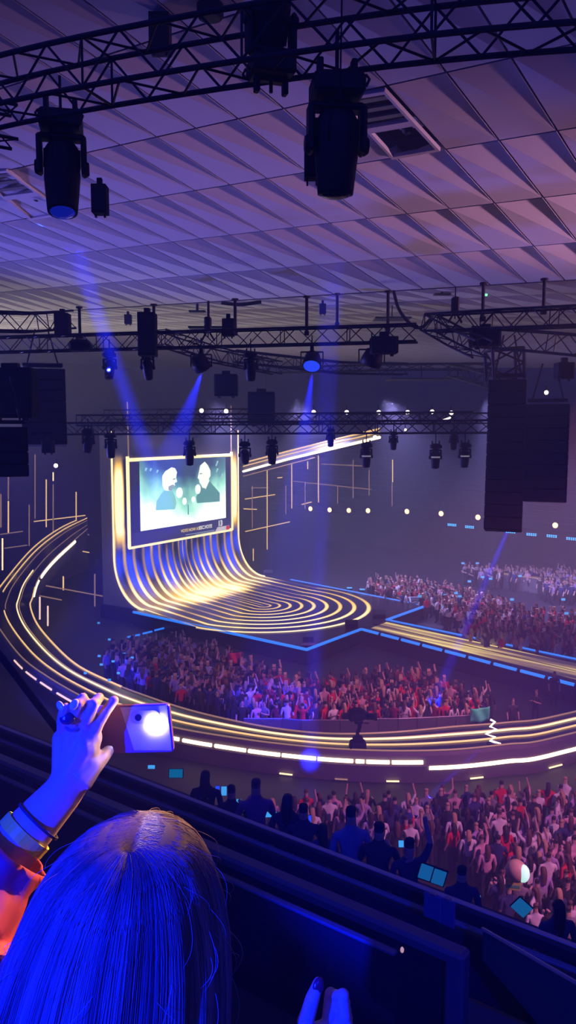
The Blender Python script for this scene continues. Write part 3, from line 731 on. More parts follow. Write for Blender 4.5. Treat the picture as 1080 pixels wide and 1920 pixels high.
cyl_fix('round black fixture on the ceiling at the top, left of centre', on_ceiling(394, 8), .23, .22)
can('small black box hanging below the ceiling beside the left moving light', at(187, 348, 15), .27, .5)
can('small black box beside the right moving light in front of the ceiling', at(585, 262, 7.9), .145, .36)

# ceiling vents
def vent(label, q, louvre=True):
    q = [on_ceiling(*p) for p in q]                            # corners: near-left, near-right, far-right, far-left
    o = sum(q, Vector()) / 4; t = thing('ceiling_vent', label, 'vent', o + CN * .03)
    loc = lambda a, b, h=0.0: (q[0].lerp(q[1], a).lerp(q[3].lerp(q[2], a), b)) - o - CN * (h - .0)
    def slab(mb, a0, a1, b0, b1, h0, h1):
        V = [loc(a, b, h) for h in (h0, h1) for a, b in ((a0, b0), (a1, b0), (a1, b1), (a0, b1))]
        mb._add(V, [(0, 1, 2, 3), (7, 6, 5, 4), (0, 4, 5, 1), (1, 5, 6, 2), (2, 6, 7, 3), (3, 7, 4, 0)])
    f = MB()
    for a in ((0, .06, 0, 1), (.94, 1, 0, 1), (.06, .94, 0, .04), (.06, .94, .46, .54), (.06, .94, .96, 1)): slab(f, *a, -.03, .06)
    f.build('frame', CEIL, t)
    b = MB(); slab(b, .06, .94, .54, .96, .35, .37); slab(b, .06, .94, .04, .46, .30, .32); b.build('dark_recess', DARK, t)
    for k in range(3):
        l = MB(); slab(l, .08, .92, .08 + k * .13, .13 + k * .13, .0, .05); l.build('louvre', GREY, t)
    if louvre:
        s = MB(); slab(s, .45, .93, .56, .72, .2, .24); s.build('bracket_plate', CEIL, t)
        s = MB(); s.smooth = True; c = loc(.66, .66, .12); s.ball(c, (.12, .12, .12), 12, 8); s.build('lamp_socket', BLACK, t)
    return t
vent('ceiling vent opening with louvres and a dark hole beside the right moving light', [(632, 181), (722, 166), (826, 279), (736, 295)])
vent('ceiling vent opening with louvres at the left edge behind the left moving light', [(-52, 322), (12, 316), (126, 398), (58, 410)])

# mid-distance straight truss with its lights
ml = at(-20, 648, 23.5); mr = at(782, 624, 20.5)
mr.z = ml.z = (ml.z + mr.z) / 2
truss('lighting_truss', 'straight black lattice truss across the middle distance, below the ceiling fold', [ml, ml.lerp(mr, .5), mr], (.42, .42), .028, bay=.44, lace=.014)
a, b = at(325, 650, 26), at(800, 690, 30)
truss('lighting_truss', 'black lattice truss slanting back from the middle of the straight truss', [at(300, 632, 23), at(400, 665, 25), at(520, 690, 28)], (.4, .42), .025, bay=.44, lace=.013)
truss('lighting_truss', 'black lattice truss behind the straight truss, lower and farther back at centre', [at(440, 668, 30), at(640, 690, 31), at(760, 692, 32)], (.4, .42), .03, bay=.6, lace=.014)
truss('lighting_truss', 'black lattice truss at the left edge below the ceiling fold', [at(-40, 602, 22), at(60, 605, 23), at(130, 600, 24)], (.5, .5), .03, bay=.5, lace=.015)
truss('lighting_truss', 'black lattice truss slanting down to the left from the right rig', [at(805, 605, 21), at(860, 635, 20), at(905, 655, 19)], (.45, .4), .028, bay=.4, lace=.013)
truss('lighting_truss', 'upper black lattice truss of the right rig above the speaker columns', [at(808, 606, 21), at(930, 600, 19.5), at(1110, 592, 18)], (.5, .42), .03, bay=.42, lace=.014)
truss('lighting_truss', 'lower black lattice truss of the right rig, behind the speaker columns', [at(890, 632, 22), at(1000, 640, 21), at(1110, 650, 20)], (.5, .5), .03, bay=.5, lace=.015)
truss('lighting_truss', 'far black lattice truss slanting down toward the right speaker columns', [at(850, 695, 36), at(890, 705, 34), at(945, 722, 32)], (.5, .5), .04, bay=.6, lace=.02)
truss('lighting_truss', 'thin black lattice truss far back at right just above the dark stand', [at(520, 694, 46), at(760, 688, 44), at(930, 687, 42)], (.4, .3), .05, bay=1.0, lace=.02)
mid_lights = [(205, 655, 22.6, -.45, LENS, 'black stage light under the straight truss, first from the left'),
              (276, 655, 22.4, .55, LENS, 'black stage light under the straight truss below the tall black box'),
              (470, 655, 22, .2, LENS, 'unlit black stage light under the straight truss between the two blue lit ones')]
for x, y, d, pt, ln, lb in mid_lights: moving_head(lb, at(x, y, d), 0, pt, .78, ln)
def par(label, loc, tiltx, tilty, r, lens, group=None):
    t = thing('wash_light', label, 'stage light', loc, 0, group)
    mb = MB(); mb.tube([(0, 0, -.1), (0, 0, .3)], .02, 6); mb.box((0, 0, -.06), (.1, .1, .14), bevel=.01); mb.box((0, 0, -.14), (r * 2.5, .06, .04), bevel=.01)
    for x in (-1.22, 1.22): mb.box((x * r, 0, -.30), (.03, .06, .34), bevel=.008)
    mb.build('yoke', BLACK, t)
    rot = Matrix.Rotation(tilty, 4, 'Y') @ Matrix.Rotation(tiltx, 4, 'X')
    mb = MB(); mb.smooth = True; mb.lathe([(r * .45, .30), (r * .8, .26), (r, .05), (r * 1.05, -.12), (r * .95, -.12)], 20)
    h = mb.build('head', BLACK, t); h.matrix_local = Matrix.Translation((0, 0, -.42)) @ rot
    mb = MB()
    mb.lathe([(r * .95, -.105), (r * .9, -.125), (.005, -.13)], 20)
    l = mb.build('lens', lens, h); return t
par('wash light with a blue lit face angled left, under the straight truss', at(377, 655, 22), .45, -.45, .23, LENSB)
par('wash light with a round blue lit face, under the straight truss right of centre', at(585, 650, 21.5), -.65, .12, .24, LENSB)
par('black barn-door stage light under the right end of the straight truss', at(697, 645, 21), .3, .3, .27, LENS)
can('tall black speaker box fixed on the straight truss at left', at(276, 587, 22), .46, 1.15, depth=.5)
can('small black speaker box above the straight truss at centre left', at(428, 598, 22), .32, .46)
can('wide black box on the straight truss near its right end', at(720, 632, 20.6), .68, .42, depth=.5)
can('black box inside the right rig left of the speaker columns', at(910, 618, 20), .68, .42, depth=.5)
can('black box at the far right edge beside the right rig', at(1058, 680, 21), .42, .42)
can('small black box under the ceiling fold, left of the tall speaker box', at(240, 590, 32), .26, .36)
can('small black box under the ceiling fold right of the blue beam', at(605, 570, 30), .24, .36)
can('small dark box half lost in shadow on the left truss', at(117, 588, 23.5), .4, .62)
def flatlamp(label, loc, w):
    t = thing('work_lamp', label, 'lamp', loc)
    mb = MB(); mb.tube([(0, 0, 0), (0, 0, .75)], .03, 8); mb.tube([(-.12, 0, 0), (0, 0, .1), (.12, 0, 0)], .02, 6); mb.build('stem', BLACK, t)
    mb = MB(); V = []
    mb.box((0, 0, -.18), (w, .45, .3), bevel=.1); mb.build('housing', DARK, t)
    mb = MB(); mb.box((0, 0, -.34), (w * .9, .38, .03), bevel=.01); mb.build('diffuser', BLACK, t); return t
flatlamp('boxy black lamp hanging on a stem from the ceiling at left', at(150, 635, 23), .62)
def hangpole(label, px, y0, y1, d, r=.045):
    t = thing('hanging_pole', label, 'pole', at(px, y1, d))
    h = at(px, y0, d).z - at(px, y1, d).z
    MB().tube([(0, 0, 0), (0, 0, h)], r, 8).build('tube', BLACK, t)
    mb = MB(); mb.box((0, 0, 0), (r * 3, r * 3, .12), bevel=.01); mb.build('clamp', BLACK, t)
    mb = MB(); mb.lathe([(r * 2.2, h - .05), (r * 2.2, h)], 12); mb.build('ceiling_plate', BLACK, t)
hangpole('black pole from the ceiling fold down to the left stage lamp', 150, 575, 632, 24)
hangpole('black pole from the ceiling fold, just behind the tall speaker box', 289, 570, 625, 23.5)
hangpole('black pole from the ceiling fold above the small centre speaker box', 441, 560, 625, 23)
hangpole('black pole from the ceiling fold above the round blue lit light', 575, 555, 625, 22.5)
hangpole('short black pole from the ceiling fold right of the blue beam', 632, 550, 608, 26)
hangpole('black pole from the ceiling fold beside the hanging cable', 727, 545, 618, 23)
hangpole('black pole from the ceiling fold with a green light beside it', 905, 530, 598, 21)
hangpole('black pole from the ceiling fold at far right above the rig', 1019, 522, 585, 20)
def hangcable(label, pts, r):
    t = MB().tube(catmull([Vector(p) - Vector(pts[0]) for p in pts], 8), r, 6).build('hanging_cable', DARK); t.location = pts[0]; tag(t, label, 'cable')
hangcable('thick black cable drooping from the ceiling fold to the right rig', [at(738, 546, 24), at(748, 580, 23.5), at(770, 608, 23), at(790, 614, 22.5), at(808, 598, 21.5)], .05)
hangcable('thin wire running down past the top right moving light', [at(641, 0, 7.0), at(640, 60, 7.05), at(639, 100, 7.1), at(638, 190, 7.15)], .008)
hangcable('long black cable lying along the underside of the ceiling fold', [at(415, 568, 30), at(450, 571, 30), at(490, 566, 30)], .07)
gl = thing('exit_light', 'small glowing green light beside a pole under the ceiling fold', 'light', at(911, 546, 30))
MB().box((0, .03, 0), (.16, .06, .42), bevel=.02).build('housing', GREY, gl); MB().box((0, -.01, 0), (.12, .04, .36), bevel=.02).build('diffuser', mat('green_light', (.2, .5, .3), .4, emit=(.25, 1.0, .55), strength=1.6), gl)
def chain(label, px, y0, y1, d):
    t = thing('chain_hoist', label, 'hoist', at(px, y1, d)); h = at(px, y0, d).z - at(px, y1, d).z
    mb = MB(); mb.tube([(0, 0, 0), (0, 0, h)], .018, 5); mb.build('chain', BLACK, t)
    mb = MB(); mb.box((0, 0, .35), (.2, .18, .4), bevel=.04); mb.tube([(0, 0, .2), (-.18, 0, -.1)], .03, 6); mb.tube([(0, 0, .2), (.18, 0, -.1)], .03, 6); mb.build('motor', BLACK, t)
chain('chain hoist above the left end of the right rig', 853, 538, 598, 21)
chain('chain hoist above the straight truss left of centre', 390, 565, 632, 22.5)
# brackets under the fold
for x, y, lb in ((370, 572, 'flat dark bracket under the ceiling fold left of centre'), (829, 540, 'flat dark bracket with a tiny lamp under the ceiling fold at right')):
    t = thing('ceiling_bracket', lb, 'bracket', at(x, y + 12, 30)); mb = MB(); mb.box((0, 0, 0), (.62, .3, .06), bevel=.02); mb.build('plate', BLACK, t); MB().tube([(0, 0, 0), (0, 0, .28)], .05, 8).build('stem', BLACK, t)
# dark flat panels under the far ceiling
for x, y, w, d, lb in ((392, 616, 1.3, 27, 'dark flat reflector panel hanging above the straight truss'), (402, 596, .01, 28, None), (735, 598, 1.5, 34, 'dark flat panel under the ceiling right of the drooping cable'), (790, 712, 3.6, 44, 'wide dark flat panel under the far ceiling at right'), (650, 724, 1.4, 45, None)):
    if lb is None: continue
    t = thing('ceiling_panel', lb, 'panel', at(x, y, d)); MB().box((0, 0, 0), (w, w * .7, .06), bevel=.02).build('board', BLACK, t); MB().tube([(0, 0, 0), (0, 0, .9)], .025, 6).build('hanger', BLACK, t)

# line array speakers
def line_array(label, top, w, h, n, depth, curve, rotz=0):
    t = thing('line_array_speaker', label, 'speaker', top, rotz)
    mb = MB(); mb.box((0, 0, .12), (w * .9, depth, .1), bevel=.02)
    for x in (-.35, .35): mb.tube([(x * w, 0, .15), (x * w * .4, 0, 1.3)], .03, 6)
    mb.build('rigging_frame', BLACK, t)
    z = 0; y = 0; ang = 0
    for k in range(n):
        hh = h / n
        rot = Matrix.Rotation(ang, 3, 'X'); c = Vector((0, y, z)) + rot @ Vector((0, 0, -hh / 2))
        mb = MB(); mb.box(c, (w, depth, hh * .97), rot, bevel=.025)
        cb = mb.build('cabinet', DARK, t)
        mb = MB(); mb.box(c + rot @ Vector((0, -depth / 2 - .01, 0)), (w * .9, .02, hh * .86), rot, bevel=.006); mb.build('grille', BLACK, cb)
        e = rot @ Vector((0, 0, -hh)); z += e.z; y += e.y; ang += curve
    return t
line_array('tall black speaker column hanging at right, left and longer of the two', at(952, 712, 24), 1.08, 4.5, 12, .7, -.02, -.3)
line_array('shorter broad black speaker column hanging at the right edge behind the tall one', at(1027, 758, 26), 1.36, 3.15, 8, .75, -.02, -.35)
line_array('broad dark speaker column hanging at the left side of the stage', at(80, 692, 27), 1.42, 2.55, 7, .8, -.02, .3)
line_array('dark speaker column cut off by the left edge', at(12, 800, 21), 1.0, 1.3, 4, .7, .0, .4)
can('black box under the left speaker column', at(90, 826, 26), .35, .4)
can('large dark box above the left speaker columns', at(20, 690, 22), 1.3, 1.35, depth=.7)
truss('lighting_truss', 'black upright lattice truss carrying the right speaker columns', [at(945, 655, 24), at(946, 685, 24) , at(947, 712, 24)], (.9, .9), .05, bay=.5, lace=.03)

# lower far truss with its moving lights
lt0, lt1 = at(110, 815, 30), at(925, 812, 27)
for dz, dy, lb in ((.22, 0, 'long black lattice truss at eye level in front of the stage, nearer of two'), (.55, 3.0, 'long black lattice truss at eye level in front of the stage, farther of two')):
    truss('lighting_truss', lb, [lt0 + Vector((0, dy, dz)), lt0.lerp(lt1, .5) + Vector((0, dy + .4, dz)), lt1 + Vector((0, dy, dz))], (.6, .42), .035, bay=.5, lace=.018)
LOWG = None
low = [(165, 800, -.6, 'black moving light at the left end of the eye-level truss, head turned'), (207, 808, 0, 'black moving light left of the video screen, second from the left on the eye-level truss'), (355, 822, 0, 'black moving light on the eye-level truss directly above the video screen'),
       (459, 824, .9, 'black moving light tilted sideways at the right corner of the video screen'), (510, 820, .1, 'black moving light just right of the tilted one at the screen corner'), (620, 800, 0, 'short black moving light below the eye-level truss at centre'),
       (687, 826, .1, 'black moving light under the eye-level truss with a white collar, left of three'), (738, 806, 0, 'short black moving light between the white-collared ones'), (817, 828, 0, 'black moving light under the eye-level truss, centre of three with white collars'), (851, 806, 0, 'short black moving light half hidden behind the eye-level truss at right'), (872, 826, .15, 'black moving light under the eye-level truss nearest the right speaker column')]
for i, (x, y, pt, lb) in enumerate(low):
    d = 27.2; p = at(x, y, d)
    t = moving_head(lb, p, 0, pt, .84 if i not in (5, 7, 9) else .62)
    if i in (6, 8, 10):
        y_ = [c for c in t.children if c.name.startswith('yoke')][0]
        mb = MB(); mb.lathe([(.155, -.50), (.165, -.53), (.155, -.55)], 18); mb.build('collar', mat('glowing_white_collar', (.5, .48, .5), .5, emit=(.7, .62, .75), strength=.25), y_)  # collar is no lamp; its brightness is a faint emission
# small bright lamps over the far truss
for x, y, lb in ((588, 773, 'small white lamp above the far truss, first from the left of the row'), (650, 773, 'small white lamp above the far truss, second of the row'), (710, 773, 'small white lamp above the far truss, third of the row'), (764, 773, 'small white lamp above the far truss, fourth of the row'), (810, 772, 'small white lamp above the far truss, fifth of the row'), (846, 774, 'small white lamp above the far truss, sixth of the row'), (378, 770, 'small white lamp above the far truss over the video screen, left one'), (424, 771, 'small white lamp above the far truss over the video screen, right one'), (1024, 736, 'small white lamp at upper right beside the short speaker column'), (105, 873, 'small white lamp facing right among the light tubes at far left'), (760, 806, 'tiny white lamp on the eye-level truss right of centre'), (703, 820, 'small flat white lamp at the end of the rising light ribbon'), (836, 786, 'slanted bright lamp on the far truss at right')):
    p = at(x, y, 40); t = thing('spot_lamp', lb, 'stage light', p)
    R = .10 if 'tiny' not in lb else .06
    mb = MB(); mb.smooth = True; mb.lathe([(R * .6, .28), (R * 1.1, .2), (R * 1.2, .03)], 12, Matrix.Rotation(PI / 2, 4, 'X') @ Matrix.Scale(-1, 4, (0, 0, 1))); mb.build('housing', BLACK, t)
    if 'slanted' in lb: mb = MB(); mb.box((0, -.03, 0), (.5, .06, .09), Matrix.Rotation(-.35, 3, 'Y'), bevel=.02)
    else: mb = MB(); mb.smooth = True; mb.ball((0, -.03, 0), (R * 1.1, R * .5, R * 1.1), 12, 8)
    mb.build('lamp_face', LAMPC, t)
    mb = MB(); mb.tube([(0, .1, .1), (0, .1, .35)], .02, 5); mb.build('bracket', BLACK, t)
# scaffold lattice pieces and panels behind the lower truss
truss('lighting_truss', 'far dark lattice truss behind the row of small white lamps', [at(480, 784, 41), at(700, 786, 41), at(930, 784, 40)], (.6, .5), .04, bay=.8, lace=.02)
truss('lighting_truss', 'far dark lattice truss over the video screen with two white lamps', [at(200, 778, 44), at(340, 776, 43), at(480, 776, 42)], (.6, .5), .04, bay=.8, lace=.02)
can('dark square box hanging at centre below the straight truss', at(490, 735, 33), 1.1, 1.35, depth=.6)
can('dark box hanging left of centre below the slanting truss', at(424, 702, 30), .85, .8, depth=.6)

# warm lamps along the opposite stand, and rows of blue lights below them
for i, (x, y, nm) in enumerate(((582, 954, 'first from the left'), (618, 956, 'second from the left'), (654, 957, 'third from the left'), (690, 957.5, 'fourth from the left'), (763, 959, 'fifth from the left'), (827, 963, 'sixth from the left'), (896, 970, 'seventh, just left of the tall speaker column'), (1041, 985, 'last, right of the speaker columns'))):
    d = ray(x, y); C = Vector((0, 0, HC)); t_ = (76.5 - C.dot(HV)) / d.dot(HV); p = C + d * t_
    t = thing('blinder_lamp', 'round warm glowing lamp on the opposite stand, ' + nm, 'lamp', p, math.atan2(HV.y, HV.x) - PI / 2)
    mb = MB(); mb.lathe([(.2, .25), (.34, .15), (.36, 0)], 16, Matrix.Rotation(PI / 2, 4, 'X') @ Matrix.Scale(-1, 4, (0, 0, 1))); mb.build('housing', BLACK, t)
    mb = MB(); mb.smooth = True; mb.ball((0, 0, 0), (.27, .12, .27), 16, 8); mb.build('lamp_face', LAMPW, t)
    MB().tube([(0, .3, 0), (0, 1.5, -.3)], .05, 6).build('bracket', BLACK, t)
for i, (x, y) in enumerate(((848, 984), (881, 988), (919, 994), (958, 997), (997, 1002), (1035, 1005), (1072, 1010))):
    d = ray(x, y); C = Vector((0, 0, HC)); t_ = (74 - C.dot(HV)) / d.dot(HV); p = C + d * t_
    t = thing('blue_light_batten', 'short row of tiny blue lights on the opposite stand, below the warm lamps', 'light', p, math.atan2(HU.y, HU.x), 'blue light battens on the opposite stand')
    MB().box((0, 0.04, 0), (1.1, .08, .16), bevel=.02).build('housing', BLACK, t)
    for r_ in range(2):
        for k in range(5):
            MB().box((-.4 + .2 * k, .09, -.07 + .14 * r_), (.12, .04, .08)).build('lamp', mat('bright_blue_lamp', (.1, .2, .4), .4, emit=(.05, .42, 1.0), strength=3.5), t)

# stage edge monitors and little lamps
for x, y, m, lb in ((655, 1106, CYANLED, 'cyan lit floor lamp on the far stage edge, left one'), (679, 1109, CYANLED, 'cyan lit floor lamp on the far stage edge, right one'), (640, 1117, CYANLED, None)):
    if lb is None: continue
    p = atz(x, y, SZ); t = thing('floor_lamp', lb, 'stage light', p)
    MB().box((0, 0, .1), (.5, .25, .2), bevel=.04).build('housing', BLACK, t); MB().box((0, -.1, .17), (.42, .16, .1), bevel=.02).build('lamp_face', m, t)
for x, y, lb in ((659, 1176, 'dark wedge monitor standing on the tip of the gold loop'), (711, 1157, 'dark wedge monitor at the notch where the catwalk starts'), (578, 1208, 'small grey floor light at the near corner of the stage'), (778, 1131, 'small grey floor light at the far corner of the stage'), (701, 1187, 'small white floor lamp on the floor beside the catwalk'), (503, 1078, 'small dark floor light where the far stage edge meets the bend'), (440, 1192, 'small brownish floor light below the near stage edge, third one'), (420, 1190, None), (384, 1180, 'cyan rimmed floor light below the near stage edge')):
    if lb is None: continue
    z0 = SZ if 'floor beside' not in lb and 'below' not in lb else 0
    p = atz(x, y, z0); t = thing('floor_lamp', lb, 'stage light', p)
    mb = MB(); mb._add([(-.4, -.25, 0), (.4, -.25, 0), (.4, .3, 0), (-.4, .3, 0), (-.4, -.2, .12), (.4, -.2, .12), (.4, .25, .42), (-.4, .25, .42)], [(3, 2, 1, 0), (4, 5, 6, 7), (0, 1, 5, 4), (1, 2, 6, 5), (2, 3, 7, 6), (3, 0, 4, 7)]); mb.build('cabinet', DARK if 'dark' in lb else GREY, t)
    MB().box((0, -.02, .30), (.6, .35, .02), Matrix.Rotation(.6, 3, 'X')).build('grille', LAMPC if 'white' in lb else CYANLED if 'cyan' in lb else BLACK, t)

# remote camera on the runway
cam_t = thing('broadcast_camera', 'black remote-controlled camera on a pedestal on the near edge of the runway', 'camera', atz(671, 1402, 1.2))
mb = MB(); mb.box((0, 0, .14), (.62, .5, .26), bevel=.06); mb.box((0, 0, .34), (.4, .36, .2), bevel=.06)
for x in (-.28, .28):
    for y in (-.2, .2): mb.ball((x, y, .05), .06, 8, 6)
mb.build('trolley', DARK, cam_t)
MB().tube([(0, 0, .3), (-.02, 0, .6), (.06, 0, .8), (.05, 0, .95)], [.09, .07, .07, .09], 10).build('column', DARK, cam_t)
mb = MB(); mb.box((0.02, 0, 1.05), (.34, .3, .14), bevel=.04); mb.box((.32, 0, .98), (.2, .06, .05), bevel=.02); mb.build('pan_head', BLACK, cam_t)
mb = MB(); mb.box((-.02, 0, 1.28), (.74, .34, .36), Matrix.Rotation(-.15, 3, 'Y'), bevel=.09); mb.box((-.05, 0, 1.52), (.42, .2, .14), bevel=.05); mb.build('camera_body', DARK, cam_t)
mb = MB(); mb.smooth = True; mb.lathe([(.13, 0), (.13, .3), (.16, .34), (.16, .42), (.12, .42)], 16, Matrix.Translation((.3, 0, 1.25)) @ Matrix.Rotation(PI / 2 + .05, 4, 'Y')); mb.build('lens', BLACK, cam_t)
mb = MB(); mb.box((-.5, 0, 1.26), (.26, .3, .2), bevel=.05); mb.build('viewfinder', BLACK, cam_t)
zz = thing('zigzag_reflection', 'small zigzag gold reflection, built as a glowing tube on the runway at right', 'light', atz(921, 1396, 1.2))
zp = [(-.05, 0, 1.0), (.12, 0, .92), (-.06, 0, .72), (.2, 0, .62), (-.22, 0, .42), (.14, 0, .30), (-.05, 0, .16), (.36, 0, .02)]
MB().tube([Vector(p) for p in zp], .045, 6).build('light_tube', LAMPC, zz)  # glowing tube and foot stand in for a gleam reflected off the deck
MB().box((.1, .05, .03), (.5, .2, .06), bevel=.02).build('foot', BLACK, zz)

# crowd barrier in front of the pit
IN_RING = RI
bars_px = [455 + 37 * k for k in range(13)]
bl = [atz(x, 1362 + (3 if 560 < x < 700 else 0) - max(0, x - 760) * .05, 1.1) for x in bars_px]
for k, (a, b) in enumerate(zip(bl, bl[1:])):
    a = Vector((a.x, a.y + .75, 0)); b = Vector((b.x, b.y + .75, 0)); d = b - a
    t = thing('crowd_barrier', 'grey metal crowd barrier panel between the pit crowd and the runway', 'barrier', a, math.atan2(d.y, d.x), 'crowd barrier panels in front of the pit')
    L = d.length * .98
    MB().box((L / 2, 0, .62), (L, .03, 1.0), bevel=.01).build('panel', GREY, t)
    mb = MB()
    for x in (0.02, L - .02): mb.tube([(x, 0, 0), (x, 0, 1.15)], .025, 6)
    mb.tube([(0, 0, 1.15), (L, 0, 1.15)], .03, 6); mb.build('frame', GREY, t)
    MB().box((L / 2, .25, .03), (L * .9, .5, .05), bevel=.01).build('foot_plate', DARK, t)
# flags
def flag(label, p, w, h, c, name, rz=0.0):
    t = thing('flag', label, 'flag', p, rz)
    mb = MB(); mb.smooth = True; rows_ = []
    for i in range(7):
        rows_.append([(w * k / 10, .05 * math.sin(k * .9 + i * .5), h * i / 6 - .10 * h * math.sin(k / 10 * PI) + .18 * h * k / 10) for k in range(11)])
    mb.loft(rows_); o = mb.build('cloth', mat(name, c, .8, noise=.1), t)
    so = o.modifiers.new('s', 'SOLIDIFY'); so.thickness = .015
    MB().tube([(0, .03, -.5), (0, .03, h + .1)], .015, 6).build('stick', GREY, t)
flag('plain green flag held over the barrier at the right of the pit crowd', at(882, 1354, 32.9), .80, .60, (.12, .95, .52), 'green_flag_cloth')
flag('red flag waved above the left of the pit crowd', at(427, 1243, 40), .74, .55, (.85, .05, .10), 'red_flag_cloth', -.3)
# ================================================================== PEOPLE
SKINM = mat('skin_tone', (.52, .34, .26), .55, noise=.06)
def objcol(name, rough=.85):
    m = bpy.data.materials.new(name); m.use_nodes = True; nt = m.node_tree; b = nt.nodes['Principled BSDF']; b.inputs['Roughness'].default_value = rough
    oi = nt.nodes.new('ShaderNodeObjectInfo'); n = nt.nodes.new('ShaderNodeTexNoise'); n.inputs['Scale'].default_value = 14
    tc = nt.nodes.new('ShaderNodeTexCoord'); nt.links.new(tc.outputs['Object'], n.inputs['Vector'])
    r = nt.nodes.new('ShaderNodeMapRange'); r.inputs['To Min'].default_value = .85; r.inputs['To Max'].default_value = 1.15; nt.links.new(n.outputs['Fac'], r.inputs['Value'])
    mx = nt.nodes.new('ShaderNodeMix'); mx.data_type = 'RGBA'; mx.blend_type = 'MULTIPLY'; mx.inputs['Factor'].default_value = 1
    nt.links.new(oi.outputs['Color'], mx.inputs['A']); nt.links.new(r.outputs[0], mx.inputs['B']); nt.links.new(mx.outputs['Result'], b.inputs['Base Color']); return m
TOPM = objcol('fabric_top')
PANTS = mat('dark_trousers', (.03, .03, .045), .9, noise=.2)
HAIRS = {'dark': mat('dark_brown_hair', (.03, .02, .016), .6, noise=.3), 'brown': mat('brown_hair', (.12, .06, .035), .6, noise=.3), 'blond': mat('blond_hair', (.50, .34, .18), .6, noise=.3)}
def skinned(verts, edges, radii, labels, order, sub=1, root=0, name='person'):
    """one continuous surface round a skeleton; faces take the material of the nearest bone"""
    me = bpy.data.meshes.new('sk'); me.from_pydata([Vector(v) for v in verts], edges, []); o = bpy.data.objects.new('sk', me); COL.objects.link(o)
    m = o.modifiers.new('skin', 'SKIN'); m.use_smooth_shade = True; m.branch_smoothing = .6
    for i, r in enumerate(radii): me.skin_vertices[0].data[i].radius = r if isinstance(r, tuple) else (r, r)
    me.skin_vertices[0].data[root].use_root = True
    if sub:
        s = o.modifiers.new('sub', 'SUBSURF'); s.levels = sub; s.render_levels = sub
    dg = bpy.context.evaluated_depsgraph_get(); ev = o.evaluated_get(dg); out = bpy.data.meshes.new_from_object(ev); out.name = name
    bpy.data.objects.remove(o)
    nf = len(out.polygons); ctr = np.empty(nf * 3); out.polygons.foreach_get('center', ctr); ctr = ctr.reshape(-1, 3)
    V = np.array([list(v) for v in verts]); best = np.full(nf, 1e9); mi = np.zeros(nf, int)
    rmax = [max(r) if isinstance(r, tuple) else r for r in radii]
    for (a, b), lb in zip(edges, labels):
        d = V[b] - V[a]; t = np.clip(((ctr - V[a]) @ d) / max(d @ d, 1e-9), 0, 1); q = V[a] + t[:, None] * d
        dist = np.linalg.norm(ctr - q, axis=1) / np.maximum((1 - t) * rmax[a] + t * rmax[b], 1e-4)
        k = dist < best; best[k] = dist[k]; mi[k] = order.index(lb)
    out.materials.clear()
    for _ in order: out.materials.append(None)
    out.polygons.foreach_set('material_index', mi); out.polygons.foreach_set('use_smooth', [True] * nf); out.update()
    return out, ctr
def person_mesh(pose, hair, sub=1):
    V = [(0, 0, .95), (0, .01, 1.13), (0, .0, 1.32), (0, -.01, 1.46), (0, .0, 1.54), (0, .015, 1.66)]
    R = [(.15, .12), (.135, .105), (.17, .115), (.058, .058), (.078, .088), (.07, .08)]
    E = [(0, 1), (1, 2), (2, 3), (3, 4), (4, 5)]; L = ['top', 'top', 'skin', 'skin', 'skin']
    for s in (-1, 1):
        b = len(V); V += [(s * .10, 0, .88), (s * .11, .02, .5), (s * .11, -.02, .09), (s * .12, .12, .04)]; R += [.092, .065, .045, .036]
        E += [(0, b), (b, b + 1), (b + 1, b + 2), (b + 2, b + 3)]; L += ['pants'] * 4
        b = len(V)
        arm = {'down': [(.19, 0, 1.37), (.25, -.02, 1.10), (.25, .09, .87), (.25, .13, .78)],
               'up': [(.19, 0, 1.40), (.30, .10, 1.58), (.24, .16, 1.83), (.23, .18, 1.93)],
               'clap': [(.19, 0, 1.37), (.26, .06, 1.14), (.10, .30, 1.24), (.03, .36, 1.30)]}
        which = pose if pose in arm else ('up' if (pose == 'one' and s > 0) else 'down') if pose == 'one' else 'down'
        a = arm[which]
        V += [(s * x, y, z) for x, y, z in a]; R += [.062, .045, .034, .036]; E += [(2, b), (b, b + 1), (b + 1, b + 2), (b + 2, b + 3)]
        L += ['top', 'top', 'skin', 'skin']
    if hair == 'long':
        b = len(V); V += [(0, -.05, 1.67), (0, -.085, 1.55), (0, -.10, 1.38), (0, -.11, 1.24)]; R += [(.08, .07), (.088, .06), (.085, .045), (.05, .03)]
        E += [(5, b), (b, b + 1), (b + 1, b + 2), (b + 2, b + 3)]; L += ['hair'] * 4
    else:
        b = len(V); V += [(0, -.02, 1.70), (0, -.055, 1.63)]; R += [(.078, .075), (.07, .06)]; E += [(5, b), (b, b + 1)]; L += ['hair', 'hair']
    me, ctr = skinned(V, E, R, L, ['top', 'skin', 'hair', 'pants'], sub)
    mi = np.empty(len(me.polygons), int); me.polygons.foreach_get('material_index', mi)
    c2 = np.empty(len(me.polygons) * 3); me.polygons.foreach_get('center', c2); c2 = c2.reshape(-1, 3)
    cap = (c2[:, 2] > 1.60) & (c2[:, 1] < .055) & (np.abs(c2[:, 0]) < .14) & (mi != 0); crown = (c2[:, 2] > 1.70) & (np.abs(c2[:, 0]) < .14) & (c2[:, 1] < .12)
    mi[cap | crown] = 2; me.polygons.foreach_set('material_index', mi); me.update()
    return me
PM = {}
for ps in ('down', 'up', 'clap', 'one'):
    for hr in ('short', 'long'):
        base = person_mesh(ps, hr)
        for hc in HAIRS:
            m = base.copy(); m.name = 'person'
            for i, mm in enumerate((TOPM, SKINM, HAIRS[hc], PANTS)): m.materials[i] = mm
            PM[(ps, hr, hc)] = m
